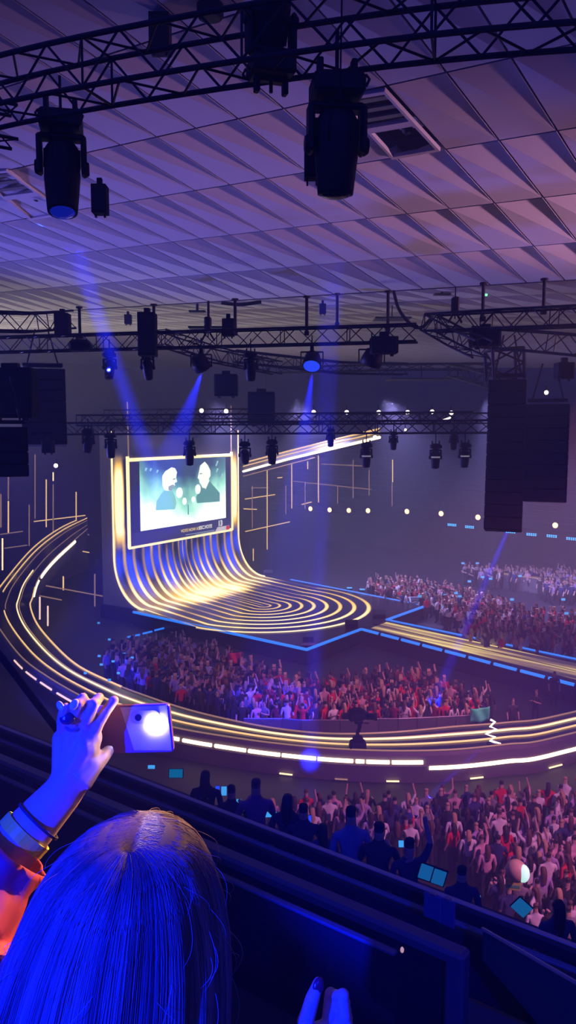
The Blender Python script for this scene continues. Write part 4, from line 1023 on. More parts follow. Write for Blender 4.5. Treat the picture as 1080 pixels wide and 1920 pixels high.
TOPS = {'white': (.70, .68, .68), 'red': (.62, .02, .04), 'black': (.02, .02, .025), 'pale pink': (.62, .36, .42), 'navy': (.03, .04, .14), 'lilac': (.40, .30, .52), 'grey': (.22, .21, .23), 'maroon': (.22, .02, .05)}
POSEW = {'down': 'standing', 'up': 'arms raised', 'clap': 'hands together', 'one': 'one arm raised'}
def add_person(x, y, z, rz, pose, hair, hc, top, zone, group, scale=1.0):
    o = bpy.data.objects.new('person', PM[(pose, hair, hc)]); COL.objects.link(o)
    o.location = (x, y, z); o.rotation_euler = (0, 0, rz); o.scale = (scale,) * 3; o.color = (*TOPS[top], 1)
    hd = {'dark': 'dark', 'brown': 'brown', 'blond': 'fair'}[hc]
    tag(o, f'person in {top} top, {hair} {hd} hair, {POSEW[pose]}, {zone}', 'person', f'{group}: {top}, {hair} {hd} hair, {pose}')
    return o
def inpoly(x, y, P):
    c = False; n = len(P)
    for i in range(n):
        x1, y1 = P[i]; x2, y2 = P[(i + 1) % n]
        if (y1 > y) != (y2 > y) and x < (x2 - x1) * (y - y1) / (y2 - y1) + x1: c = not c
    return c
def scatter(poly, step, jit):
    xs = [p[0] for p in poly]; ys = [p[1] for p in poly]; out = []; k = 0; y = min(ys)
    while y < max(ys):
        x = min(xs) + (step * .5 if k % 2 else 0)
        while x < max(xs):
            px, py = x + rng.uniform(-jit, jit), y + rng.uniform(-jit, jit)
            if inpoly(px, py, poly): out.append((px, py))
            x += step
        y += step * .9; k += 1
    return out
def fpoly(pts, z=1.6): return [tuple(atz(x, y, z))[:2] for x, y in pts]
def pick(d): 
    ks = list(d); w = np.array([d[k] for k in ks], float); return ks[rng.choice(len(ks), p=w / w.sum())]
STG = Vector((-2, 58, 0))
def face_to(x, y, target, spread=.5): return math.atan2(target[1] - y, target[0] - x) - PI / 2 + rng.normal(0, spread)
POSES = {'down': .58, 'clap': .27, 'up': .05, 'one': .10}
HAIRW = {'dark': .45, 'brown': .33, 'blond': .22}
# crowd outside the ring, nearest the camera
nearP = fpoly([(470, 1502), (560, 1488), (640, 1486), (720, 1478), (800, 1478), (900, 1466), (1000, 1470), (1100, 1458), (1180, 1700), (1085, 1740), (1000, 1700), (940, 1660), (900, 1600), (860, 1545), (790, 1540), (740, 1560), (680, 1545), (600, 1530), (520, 1520)])
NEAR = {'white': .20, 'red': .10, 'black': .22, 'pale pink': .18, 'navy': .1, 'lilac': .12, 'grey': .08}
pts = scatter(nearP, .56, .16); print('NEAR', len(pts))
nind = 0
for x, y in pts:
    px = pix(Vector((x, y, 1.6)))
    zone = 'near crowd by ring' if px[1] < 1520 else 'middle of near crowd' if px[1] < 1600 else 'front of near crowd'
    add_person(x, y, 0, face_to(x, y, STG, .35), pick(POSES), pick({'short': .55, 'long': .45}), pick(HAIRW), pick(NEAR), zone, 'people in the ' + zone, rng.uniform(.94, 1.07)); nind += 1
# pit crowd inside the ring: the front as individuals, the rest as one mass
PIT = {'white': .10, 'red': .2, 'black': .25, 'pale pink': .16, 'navy': .1, 'maroon': .12, 'grey': .07}
PITB = {'white': .06, 'navy': .24, 'black': .28, 'lilac': .18, 'grey': .12, 'pale pink': .08, 'red': .04}
front = [(Vector(a) + Vector((rng.uniform(-.1, .1), .45 + rng.uniform(0, .2), 0))) for a in resample([Vector((p.x, p.y + .75, 0)) for p in bl], 24)]
for i, p in enumerate(front):
    add_person(p.x, p.y, 0, PI + rng.normal(0, .6) if rng.random() < .5 else rng.normal(0, .6), pick(POSES), pick({'short': .5, 'long': .5}), pick(HAIRW), pick(PIT), 'at pit barrier', 'people at the pit barrier', rng.uniform(.95, 1.06)); nind += 1
pitP = fpoly([(215, 1200), (330, 1190), (440, 1218), (520, 1255), (600, 1268), (680, 1256), (745, 1250), (820, 1262), (905, 1290), (938, 1306), (920, 1316), (830, 1324), (700, 1328), (560, 1324), (450, 1314), (330, 1284), (235, 1252), (192, 1222)])
pts = sorted(scatter(pitP, .56, .17), key=lambda p: p[1]); print('PIT', len(pts))
left = max(0, 296 - nind)
MASS = []
for k, (x, y) in enumerate(pts):
    tops = PITB if x < -1.5 else PIT
    if k < left:
        add_person(x, y, 0, face_to(x, y, STG, .6), pick(POSES), pick({'short': .5, 'long': .5}), pick(HAIRW), pick(tops), 'in pit crowd', 'pit crowd inside the ring', rng.uniform(.94, 1.07)); nind += 1
    else: MASS.append((x, y, 0, tops))
print('PERSONS', nind, 'MASS', len(MASS))
for x, y, ps, top, lb in ((1006, 1296, 'clap', (.03, .03, .04), 'lone person in black standing on the open floor right of the pit crowd'), (962, 1312, 'down', (.05, .04, .06), 'person in dark clothes at the right end of the pit, beyond the green flag'), (1040, 1262, 'down', (.02, .02, .03), 'dark figure standing close under the catwalk at the right')):
    p = atz(x, y, 1.65); o = bpy.data.objects.new('person', PM[(ps, 'short', 'brown')]); COL.objects.link(o); o.location = (p.x, p.y, 0); o.rotation_euler = (0, 0, face_to(p.x, p.y, (0, 0), .3)); o.color = (*top, 1); tag(o, lb, 'person')
# far crowds as one mass each
def crowd_mass(name, label, items, sub=0):
    tmpl = []
    for ps in ('down', 'clap', 'up', 'one'):
        for hr in ('short', 'long'):
            m = person_mesh(ps, hr, sub); n = len(m.vertices); v = np.empty(n * 3); m.vertices.foreach_get('co', v)
            tmpl.append((ps, v.reshape(-1, 3), [tuple(p.vertices) for p in m.polygons], [p.material_index for p in m.polygons]))
    V = []; Fs = []; MI = []; C = []; o = 0
    for x, y, z, tops in items:
        ps = pick(POSES); t = tmpl[('down', 'clap', 'up', 'one').index(ps) * 2 + int(rng.random() < .5)]
        a = face_to(x, y, STG, .5); s = rng.uniform(.94, 1.07); c, sn = math.cos(a), math.sin(a)
        v = t[1] * s; V.append(np.stack([v[:, 0] * c - v[:, 1] * sn + x, v[:, 0] * sn + v[:, 1] * c + y, v[:, 2] + z], 1))
        Fs += [tuple(i + o for i in f) for f in t[2]]; hs = {'dark': 2, 'brown': 3, 'blond': 4}[pick(HAIRW)]
        MI += [(0, 1, hs, 5)[k] for k in t[3]]; C.append(np.tile(np.array([*TOPS[pick(tops)], 1.0]), (len(v), 1))); o += len(v)
    me = bpy.data.meshes.new(name); me.from_pydata(np.concatenate(V).tolist(), [], Fs)
    m = bpy.data.materials.get('crowd_fabric')
    if m is None:
        m = bpy.data.materials.new('crowd_fabric'); m.use_nodes = True; at_ = m.node_tree.nodes.new('ShaderNodeAttribute'); at_.attribute_name = 'top_colour'
        m.node_tree.links.new(at_.outputs['Color'], m.node_tree.nodes['Principled BSDF'].inputs['Base Color']); m.node_tree.nodes['Principled BSDF'].inputs['Roughness'].default_value = .85
    for mm in (m, SKINM, HAIRS['dark'], HAIRS['brown'], HAIRS['blond'], PANTS): me.materials.append(mm)
    me.polygons.foreach_set('material_index', MI); ca = me.color_attributes.new('top_colour', 'FLOAT_COLOR', 'POINT'); ca.data.foreach_set('color', np.concatenate(C).ravel()); me.update()
    ob = bpy.data.objects.new(name, me); COL.objects.link(ob); tag(ob, label, 'crowd', None, 'stuff')
if MASS: crowd_mass('crowd', 'dense mass of people in the pit between the front rows and the stage', MASS)
farP = fpoly([(690, 1082), (760, 1078), (860, 1095), (960, 1130), (1100, 1145), (1130, 1222), (1000, 1200), (900, 1192), (872, 1178), (868, 1150), (800, 1122), (735, 1112), (700, 1098)])
FAR = [(x, y, 0, PIT) for x, y in scatter(farP, .68, .2)]
for p in (fpoly([(870, 1056), (1000, 1062), (1120, 1066), (1120, 1094), (1040, 1100), (1000, 1076), (870, 1068)]),):
    FAR += [(x, y, 0, PITB) for x, y in scatter(p, .8, .2)]
for k in range(1, 9):                                  # people sitting on the opposite stand
    for u in np.arange(-26, 20, .8):
        if rng.random() < .28:
            q = hall(u, 78 + k * .9 + .4, 3.4 + k * .5 - .35); FAR.append((q.x, q.y, q.z, PITB))
print('FAR', len(FAR))
crowd_mass('crowd', 'distant mass of people beyond the catwalk and on the opposite stand', FAR)
# glints of phones held up in the crowds
def phone(label, p, w, h, m, rz, group=None, tilt=0.3):
    t = thing('phone', label, 'phone', p, rz, group)
    r = Matrix.Rotation(-tilt, 3, 'X')
    MB().box((0, 0, 0), (w, .012, h), r, bevel=.004).build('case', BLACK, t); MB().box(r @ Vector((0, -.008, 0)), (w * .9, .004, h * .9), r).build('screen', m, t)
for i, (x, y) in enumerate(((233, 1226), (248, 1233), (160, 1262), (186, 1230), (190, 1246), (212, 1240), (205, 1275), (222, 1262), (185, 1168), (205, 1199))):
    phone('tiny cyan glow of a phone held up at the left of the pit crowd', atz(x, y, 1.75), .17, .12, CYANLED, 0, 'glowing phones at the left of the pit crowd')
for i, (x, y) in enumerate(((880, 1090), (920, 1085), (905, 1082), (855, 1112), (835, 1116), (862, 1118), (960, 1124), (1056, 1124), (1062, 1150), (787, 1118), (975, 1080), (868, 1056), (895, 1056))):
    phone('tiny blue glow of a phone in the distant crowd beyond the catwalk', atz(x, y, 1.75), .30, .18, CYANLED, 0, 'glowing phones in the far crowd')

# ================================================================== LOWER TIER IN FRONT OF THE BALCONY
tier = MB()
def hq(u, v, z): return hall(u, v, z)
for v0, v1, z in ((3.3, 5.6, 9.2), (5.6, 7.6, 7.8), (7.6, 10.2, 6.35)):
    for a, b, c, d in (((-16, v0, z), (40, v0, z), (40, v1, z), (-16, v1, z)), ((-16, v1, z), (40, v1, z), (40, v1, z - 1.45), (-16, v1, z - 1.45))):
        tier._add([hq(*a), hq(*b), hq(*c), hq(*d)], [(0, 1, 2, 3)])
for v_ in (10.2, 10.05): tier._add([hq(-16, v_, 6.75), hq(40, v_, 6.75), hq(40, v_, 0 if v_ > 10.1 else 6.35), hq(-16, v_, 0 if v_ > 10.1 else 6.35)], [(0, 1, 2, 3)])
tier._add([hq(-16, 10.05, 6.75), hq(40, 10.05, 6.75), hq(40, 10.2, 6.75), hq(-16, 10.2, 6.75)], [(0, 1, 2, 3)])
tier.build('wall_tier', STAND)['kind'] = 'structure'
# spectators standing on the lower tier, seen from behind; unique look each
def tier_d(px, v=9.3): return v / (.8 + .6 * (px - 540) / FPX) * .97
def tier_person(px, py, d, pose, hair, hc, top, label, scale=1.0):
    d = tier_d(px)
    p = at(px, py, d); zf = 6.35; scale = min(1.12, max(.85, (p.z + .08 - zf) / 1.74))
    o = bpy.data.objects.new('person', PM[(pose, hair, hc)]); COL.objects.link(o); o.location = (p.x, p.y, zf); o.scale = (scale,) * 3
    o.rotation_euler = (0, 0, face_to(p.x, p.y, (2, 45), .15)); o.color = (*top, 1); tag(o, label, 'person'); return o
tier_person(658, 1518, 11.0, 'down', 'short', 'dark', (.16, .22, .55), 'man in a blue lit shirt seen from behind just past the rail at centre', 1.02)
tier_person(605, 1548, 11.4, 'down', 'long', 'dark', (.04, .05, .2), 'person with long dark hair just left of the blue shirted man at the rail')
tier_person(569, 1513, 12.0, 'clap', 'short', 'dark', (.03, .03, .1), 'person in dark top behind the rail, left of the long haired one')
tier_person(540, 1492, 12.4, 'down', 'long', 'dark', (.03, .03, .08), 'dark haired person lower at the rail, right of the glowing blue phone', .98)
tier_person(386, 1448, 15.6, 'down', 'long', 'dark', (.02, .02, .06), 'dark silhouette of a person behind the rail farthest to the left')
tier_person(434, 1478, 14.2, 'clap', 'short', 'dark', (.02, .02, .08), 'dark silhouette second from the left behind the rail', .96)
tier_person(480, 1466, 14.6, 'clap', 'short', 'brown', (.18, .10, .30), 'person in a purple top standing beyond the second silhouette at left')
tier_person(711, 1548, 10.8, 'clap', 'short', 'dark', (.03, .03, .08), 'dark topped person right of the blue shirted man behind the rail', .98)
w_ = tier_person(768, 1578, 10.3, 'one', 'short', 'dark', (.04, .04, .12), 'person with a pale headband holding a phone up, right half of the rail', .98)
tier_person(866, 1630, 9.7, 'down', 'short', 'dark', (.03, .03, .12), 'dark head and shoulders behind the rail right of the cyan panels')
tier_person(1046, 1692, 9.3, 'down', 'long', 'dark', (.06, .07, .2), 'long haired person close to the rail at the right edge', 1.0)
for x, y, d, w, h, m, lb in ((484, 1506, 13, .14, .2, LENSB, 'glowing blue phone held up behind the rail left of centre'), (508, 1527, 12.6, .2, .09, CYANLED, 'bright cyan phone screen just below the glowing blue phone'), (484, 1523, 12.9, .16, .08, CYANLED, 'bright cyan phone screen left of the dark haired person at the rail'), (448, 1503, 13.6, .09, .09, CYANLED, 'cyan phone glint below the second silhouette from the left, right one'), (441, 1501, 13.8, .1, .07, CYANLED, None), (420, 1483, 14, .1, .16, CYANLED, 'upright cyan phone between the two leftmost silhouettes'), (408, 1480, 14.2, .08, .12, LENSB, 'small blue phone beside the upright cyan one'), (581, 1538, 11.8, .05, .16, LENSB, 'narrow blue phone edge left of the blue shirted man'), (686, 1601, 10.6, .06, .06, CYANLED, 'tiny cyan glint at the hand of the blue shirted man'), (752, 1582, 10.2, .08, .10, CYANLED, 'small cyan phone screen beside the pale headband'), (897, 1682, 9.4, .06, .05, CYANLED, 'tiny green-cyan glint right of the dark head behind the rail'), (284, 1438, 18, .14, .07, CYANLED, 'small cyan glow under the flash lit phone'), (330, 1450, 17.5, .26, .16, mat('teal_glow', (.05, .3, .4), .5, emit=(.0, .16, .32), strength=.7), 'teal cloth shape with an emitted glow left of the farthest silhouette')):
    if lb: phone(lb, at(x, y, tier_d(x, 9.9)), w, h, m, 0)  # the teal cloth shape uses a phone screen; its lit look is emitted
cp = thing('display_panel', 'pair of cyan lit flat panels leaning behind the rail at right', 'panel', at(820, 1638, 9.8), -.2)
CYP = mat('cyan_panel', (.05, .2, .3), .4, emit=(.01, .17, .42), strength=.55)
for k in range(2): MB().box((-.15 + .17 * k, 0, -.05 * k), (.16, .02, .20), Matrix.Rotation(.25, 3, 'Y'), bevel=.006).build('lit_face', CYP, cp)
MB().box((-.06, .02, -.03), (.36, .02, .24), Matrix.Rotation(.25, 3, 'Y'), bevel=.006).build('back', BLACK, cp)
cp2 = thing('display_panel', 'single tilted cyan lit panel near the right edge behind the rail', 'panel', at(978, 1702, 9.3), -.2)
MB().box((0, 0, 0), (.20, .02, .17), Matrix.Rotation(.7, 3, 'Y'), bevel=.006).build('lit_face', CYP, cp2); MB().box((0, .02, 0), (.22, .02, .19), Matrix.Rotation(.7, 3, 'Y'), bevel=.006).build('back', BLACK, cp2)
gb = thing('head_glint_globe', 'round pale globe for a head with a painted white-green glint among the near crowd at right', 'globe', at(968, 1633, 17.0))
mb = MB(); mb.smooth = True; mb.ball((0, 0, 0), (.24, .24, .25), 18, 12); mb.build('shell', mat('pale_globe', (.6, .45, .3), .5), gb)
mb = MB(); mb.smooth = True; mb.ball((.12, -.10, 0), (.15, .16, .2), 14, 10); mb.build('glint_patch', mat('green_white_glow', (.5, .8, .7), .5, emit=(.55, 1.0, .85), strength=.9), gb)  # globe stands in for a head; this emissive patch paints its glint
sg = thing('hand_sign', 'yellow and green sign held up in the near crowd at right', 'sign', at(962, 1658, 17.2), -.2)
MB().box((0, 0, 0), (.34, .02, .28), bevel=.004).build('board', mat('sign_yellow', (.55, .55, .12), .7), sg); MB().box((0, -.013, -.05), (.30, .006, .07)).build('green_band', mat('sign_green', (.1, .4, .2), .7), sg)
for sx, nm in ((1, 'handle'),): MB().tube([(0, .02, -.14), (0, .02, -.4)], .012, 6).build(nm, GREY, sg)

# ================================================================== BALCONY RAIL
RAILM = mat('painted_rail_dark', (.08, .08, .10), .35, noise=.1); TRIM = mat('pale_metal_trim', (.40, .37, .36), .4, .4, noise=.1); BOARD = mat('black_board', (.015, .014, .018), .6, noise=.2)
def railbar(px_pts, d540, w, h, name, m, parent, u0=-3.2, u1=14, rot=0):
    """a straight bar along the rows of the hall through the pixel at x = 540"""
    p = at(540, px_pts, d540); a = p + HU * u0; b = p + HU * u1; c = (a + b) / 2; L = (b - a).length
    R = Matrix((HU, HV * -1, Vector((0, 0, 1)))).transposed()
    return MB().box(c, (L, w, h), R, bevel=min(w, h) * .2).build(name, m, parent)
pr = thing('balcony_parapet', 'long black balcony parapet with pale trim running down across the lower right', 'parapet', (0, 0, 0))
railbar(1569, 3.95, .03, .014, 'trim_line', TRIM, pr)
railbar(1582, 3.93, .04, .06, 'upper_board', BOARD, pr)
railbar(1604, 3.86, .03, .012, 'trim_line', mat('dim_trim', (.2, .19, .2), .5), pr)
railbar(1660, 3.98, .05, .30, 'front_board', mat('blue_black_board', (.02, .02, .028), .7, noise=.2), pr)
gr = thing('guard_rail', 'broad dark handrail lit blue along its edge, ending in a square post', 'railing', (0, 0, 0))
e = at(876, 1786, 2.52); R_ = Matrix((HU, HV * -1, Vector((0, 0, 1)))).transposed()
L = 9.0; c = e + HU * (L / 2)
MB().box(c + Vector((0, 0, -.025)) - HV * .0, (L, .07, .05), R_, bevel=.012).build('top_rail', RAILM, gr)
MB().box(e + HU * .035 + Vector((0, 0, -.65)), (.07, .07, 1.25), R_, bevel=.012).build('post', RAILM, gr)
MB().box(e + HU * 2.4 + Vector((0, 0, -.65)), (.07, .07, 1.25), R_, bevel=.012).build('post', RAILM, gr)
MB().box(e + HU * (L / 2) + Vector((0, .03, -.55)), (L, .02, .95), R_).build('infill_panel', BOARD, gr)
lg = thing('step_edge', 'thin pale metal edge strip crossing the dark floor right of the hair', 'edge strip', (0, 0, 0))
p0, p1 = at(409, 1635, 2.35), None
p0 = at(742, 1788, 2.05); L = 5.0
MB().box(p0 + HU * (L / 2), (L, .02, .010), R_, bevel=.002).build('nosing', mat('dull_nosing', (.10, .10, .11), .6), lg)
MB().box(p0 + HU * (L / 2) + Vector((0, 0, -.12)) + HV * .015, (L, .02, .23), R_).build('riser', BOARD, lg)
gp = thing('glass_panel', 'teal tinted glass panel with bright top edge beside the rail post', 'glass panel', at(900, 1745, 2.75))
q = [at(905, 1742, 2.9), at(1130, 1872, 2.2), at(1130, 2060, 2.2), at(905, 1800, 2.9)]; o_ = at(900, 1745, 2.75)
mb = MB(); n_ = (q[1] - q[0]).cross(q[2] - q[0]).normalized() * .012
mb._add([p - o_ for p in q] + [p - o_ + n_ for p in q], [(0, 1, 2, 3), (7, 6, 5, 4), (0, 4, 5, 1), (1, 5, 6, 2), (2, 6, 7, 3), (3, 7, 4, 0)]); mb.build('pane', mat('teal_glass', (.03, .09, .11), .25, spec=.5), gp)
MB().tube([q[0] - o_, q[1] - o_], .008, 6).build('top_edge', TRIM, gp)
for x, y, d, s_, lb in ((754, 1781, 2.3, .006, 'tiny pale clip with a painted glow on the dark floor left of the rail post'),):
    t = thing('cable_clip', lb, 'clip', at(x, y, d)); MB().ball((0, 0, 0), (s_, s_, s_ * 1.6), 10, 6).build('clip', mat('glowing_pale_clip', (.6, .4, .3), .5, emit=(.8, .45, .3), strength=.6), t); MB().box((0, .004, -.008), (.012, .006, .006)).build('tab', GREY, t)  # clip is no lamp; its pale glint is emitted by the material
for x, y, w, h, lb in ((811, 1692, .075, .19, 'blue lit rectangular sheet hung on the parapet, left of a pair'), (838, 1702, .07, .20, 'blue lit rectangular sheet hung on the parapet, right of a pair')):
    t = thing('rail_sheet', lb, 'sheet', at(x, y, 3.0), math.atan2(HU.y, HU.x) + PI); MB().box((0, 0, -h * .1), (w, .006, h * .55), bevel=.002).build('sheet', mat('sheet_blue_white', (.10, .11, .2), .5, noise=.15), t); MB().box((0, .004, h * .17), (w * .4, .016, .012), bevel=.002).build('clip', GREY, t)
# floor and steps under the audience on our balcony
bt = MB()
bt._add([hall(-6, -8, 11.15), hall(8, -8, 11.15), hall(8, 2.9, 11.15), hall(-6, 2.9, 11.15)], [(0, 1, 2, 3)])
bt._add([hall(-6, 2.9, 11.15), hall(8, 2.9, 11.15), hall(8, 2.9, 8.5), hall(-6, 2.9, 8.5)], [(0, 1, 2, 3)])
bt.build('floor_balcony', STAND)['kind'] = 'structure'
mb = MB(); mb.tube([at(-60, 1150, 8), at(110, 1372, 7.2), at(150, 1420, 7.0)], .034, 8); pl = mb.build('stand_cable', DARK); tag(pl, 'dark diagonal cable at the left edge beside the raised hand', 'cable')
# ================================================================== WOMAN IN FRONT OF THE CAMERA
HAIRM = bpy.data.materials.new('light_brown_hair'); HAIRM.use_nodes = True
_nt = HAIRM.node_tree; _b = _nt.nodes['Principled BSDF']; _b.inputs['Roughness'].default_value = .5; _b.inputs['Specular IOR Level'].default_value = .35
_a = _nt.nodes.new('ShaderNodeAttribute'); _a.attribute_name = 'tone'; _r = _nt.nodes.new('ShaderNodeValToRGB'); _nt.links.new(_a.outputs['Fac'], _r.inputs[0])
_e = _r.color_ramp.elements; _e[0].color = (.05, .032, .03, 1); _e[1].color = (.68, .50, .40, 1); _q = _e.new(.5); _q.color = (.32, .22, .18, 1)
_nt.links.new(_r.outputs[0], _b.inputs['Base Color'])
HEAD = at(250, 1762, .98)
woman = thing('person', 'woman with long light brown hair seen from behind, raising a phone with its flash on', 'person', (HEAD.x, HEAD.y, 11.15))
WO = Vector((HEAD.x, HEAD.y, 11.15))
def wl_(p): return Vector(p) - WO
mb = MB()
H = wl_(HEAD)
mb.ball(H + Vector((0, .015, -.005)), (.072, .088, .105), 20, 14)              # skull
mb.ball(H + Vector((0, .055, -.06)), (.052, .055, .06), 16, 10)               # jaw
mb.tube([H + Vector((0, .10, -.01)), H + Vector((0, .122, -.035))], [.008, .014], 8)   # nose
for s in (-1, 1): mb.ball(H + Vector((s * .073, .01, -.02)), (.010, .022, .03), 10, 8)  # ears
mb.tube([H + Vector((0, -.005, -.05)), H + Vector((0, -.015, -.17)), H + Vector((0, -.02, -.21))], [.052, .052, .07], 14)
sh = {s: H + Vector((s * .165, -.02, -.27)) for s in (-1, 1)}
mb.tube([sh[-1], H + Vector((0, -.02, -.23)), sh[1]], [.058, .075, .058], 14)
mb.tube([H + Vector((0, -.02, -.22)), H + Vector((0, -.02, -.42)), H + Vector((0, -.01, -.62)), H + Vector((0, -.01, -.86))], [.12, .135, .115, .15], 18)
for s in (-1, 1):                                                             # legs, standing on the balcony floor
    k = H.z
    mb.tube([H + Vector((s * .085, 0, -.86)), H + Vector((s * .09, .02, -(k + .0) * .5 - .38)), H + Vector((s * .09, -.01, -k + .09)), H + Vector((s * .095, .11, -k + .035))], [.09, .065, .045, .035], 12)
def hp(x, y, d): return wl_(at(x, y, d))
# raised arm
mb.tube([sh[-1], hp(-110, 1885, 1.0), hp(-122, 1745, 1.06), hp(-20, 1638, 1.11), hp(50, 1562, 1.14), hp(118, 1486, 1.16), hp(132, 1462, 1.17)], [.054, .05, .046, .042, .037, .030, .030], 16)
# palm seen from its back
for p, q, r in (((120, 1478, 1.165), (118, 1386, 1.185), .0165), ((128, 1478, 1.165), (136, 1374, 1.18), .018), ((138, 1476, 1.165), (155, 1372, 1.18), .018), ((146, 1474, 1.165), (172, 1382, 1.18), .0165), ((120, 1470, 1.16), (160, 1400, 1.175), .022)):
    mb.tube([hp(*p), hp(*q)], [.019, r], 10); mb.ball(hp(*q), r * 1.02, 10, 8)
fing = {'index': ([(172, 1382, 1.18), (184, 1356, 1.175), (199, 1332, 1.18), (214, 1313, 1.19)], [.0105, .0098, .0088, .0078]),
        'middle': ([(155, 1372, 1.18), (165, 1342, 1.165), (176, 1320, 1.165), (186, 1308, 1.18)], [.0105, .0100, .009, .008]),
        'ring': ([(136, 1374, 1.18), (139, 1343, 1.16), (147, 1320, 1.155), (156, 1308, 1.165)], [.0102, .0096, .0088, .0078]),
        'pinky': ([(118, 1386, 1.185), (116, 1355, 1.165), (118, 1336, 1.15), (124, 1325, 1.15)], [.0090, .0084, .0075, .0066])}
for nm, (pp, rr_) in fing.items():
    P_ = [hp(*p) for p in pp]; mb.tube(P_, rr_, 10); 
    for p, r in zip(P_[1:], rr_[1:]): mb.ball(p, r, 10, 8)
TH_ = [(150, 1462, 1.16), (176, 1436, 1.17), (192, 1420, 1.185), (203, 1408, 1.20)]
P_ = [hp(*p) for p in TH_]; mb.tube(P_, [.022, .0145, .0115, .009], 10)
for p, r in zip(P_[1:], [.0145, .0115, .009]): mb.ball(p, r, 10, 8)
# other hand, loosely closed, thumb up
mb.tube([sh[1], H + Vector((.27, .02, -.46)), hp(618, 2180, 1.02), hp(612, 2060, 1.08), hp(606, 1990, 1.12)], [.054, .046, .042, .034, .029], 14)
mb.ball(hp(606, 1955, 1.14), (.034, .024, .034), 14, 10)
T2 = [(590, 1970, 1.12), (573, 1915, 1.11), (586, 1872, 1.11), (597, 1842, 1.12)]
P_ = [hp(*p) for p in T2]; mb.tube(P_, [.017, .0135, .0112, .0082], 10); mb.ball(P_[-1], .0082, 10, 8); mb.ball(P_[1], .0138, 10, 8); mb.ball(P_[2], .0112, 10, 8)
F2 = [[(612 + 4 * k, 1945 + 6 * k, 1.145), (620 + 4 * k, 1864 + 14 * k, 1.15 - .0 * k), (643 + 3 * k, 1866 + 14 * k, 1.13), (646 + 3 * k, 1905 + 12 * k, 1.12), (632, 1925 + 10 * k, 1.125)] for k in range(4)]
for k, f in enumerate(F2):
    P_ = [hp(*p) for p in f]; r = .0105 - .0006 * k; mb.tube(P_, r, 10)
    for p in P_: mb.ball(p, r, 10, 8)
body = mb.build('body', SKINM, woman)
rm = body.modifiers.new('remesh', 'REMESH'); rm.mode = 'VOXEL'; rm.voxel_size = .0028; rm.use_smooth_shade = True
sm_ = body.modifiers.new('smooth', 'SMOOTH'); sm_.factor = .5; sm_.iterations = 3
dg = bpy.context.evaluated_depsgraph_get(); bm_ = bpy.data.meshes.new_from_object(body.evaluated_get(dg)); body.modifiers.clear(); body.data = bm_
bm_.polygons.foreach_set('use_smooth', [True] * len(bm_.polygons))
NAILP = mat('pale_nail', (.75, .70, .72), .2); NAILR = mat('dark_red_nail', (.16, .01, .03), .2)
def nail(p, d, m, r):
    mb = MB(); mb.smooth = True; mb.ball(Vector((0, 0, 0)), (r * .75, r * .28, r * 1.1), 10, 8)
    o = mb.build('fingernail', m, woman); o.location = p; o.rotation_euler = d; return o
camd = lambda p, k: (p - (Vector((0, 0, HC)) - WO)).normalized() * -k
for (x, y, d), m, r, k, rz in (((113, 1324, 1.15), NAILP, .0075, .004, -.7), ((139, 1321, 1.152), NAILP, .008, .006, .5), ((597, 1848, 1.12), NAILR, .0110, .0085, .35), ((204, 1407, 1.20), NAILP, .007, .006, .8)):
    p = hp(x, y, d); nail(p + camd(p, k), (-.45, rz, 0), m, r)
# ring with an oval stone
rg = MB(); c = hp(137, 1358, 1.17); ax = (hp(139, 1343, 1.16) - hp(136, 1374, 1.18)).normalized(); x_ = ax.orthogonal().normalized(); y_ = ax.cross(x_)
rg.tube([c + (x_ * math.cos(2 * PI * k / 18) + y_ * math.sin(2 * PI * k / 18)) * .0122 for k in range(18)], .0022, 6, closed=True)
ringo = rg.build('finger_ring', GREY, woman)
mb = MB(); mb.smooth = True; cc = hp(126, 1347, 1.15); mb.ball(cc, (.012, .007, .010), 14, 8); mb.build('stone', mat('dark_ring_stone', (.02, .02, .06), .08), ringo)
mb = MB(); mb.smooth = True; mb.ball(cc + Vector((-.003, -.006, .002)), .0022, 8, 6); mb.build('gem', mat('pale_gem', (.8, .8, .9), .1), ringo)
def band(c, ax, r, w, m, name, n=28, th=.003, lab=None):
    ax = ax.normalized(); x_ = ax.orthogonal().normalized(); y_ = ax.cross(x_); rws = []
    for rad, t in ((r, -w), (r + th, -w), (r + th, w), (r, w), (r, -w)):
        rws.append([c + ax * t + (x_ * math.cos(2 * PI * k / n) + y_ * math.sin(2 * PI * k / n)) * rad for k in range(n)])
    mb = MB(); mb.smooth = False; mb.loft(rws, closed=True); o = mb.build(name, m, woman)
    if lab: o['label'] = lab
    return o
ax = hp(50, 1562, 1.14) - hp(-20, 1638, 1.11)
bm1 = bpy.data.materials.new('striped_band'); bm1.use_nodes = True
_n = bm1.node_tree; _tc = _n.nodes.new('ShaderNodeTexCoord'); _w = _n.nodes.new('ShaderNodeTexNoise'); _w.inputs['Scale'].default_value = 14; _rp = _n.nodes.new('ShaderNodeValToRGB')
_rp.color_ramp.elements[0].color = (.45, .75, .10, 1); _rp.color_ramp.elements[1].color = (1.0, .80, .03, 1); _rp.color_ramp.elements[0].position = .42; _rp.color_ramp.elements[1].position = .58
_n.links.new(_tc.outputs['Object'], _w.inputs['Vector']); _n.links.new(_w.outputs['Fac'], _rp.inputs[0]); _n.links.new(_rp.outputs[0], _n.nodes['Principled BSDF'].inputs['Base Color'])
band(hp(46, 1566, 1.14), ax, .0385, .009, bm1, 'wristband', lab='yellow and green wristband')
band(hp(72, 1540, 1.145), ax, .0362, .002, mat('dark_hair_tie', (.02, .02, .03), .8), 'hair_tie', lab='thin dark hair tie on the wrist')
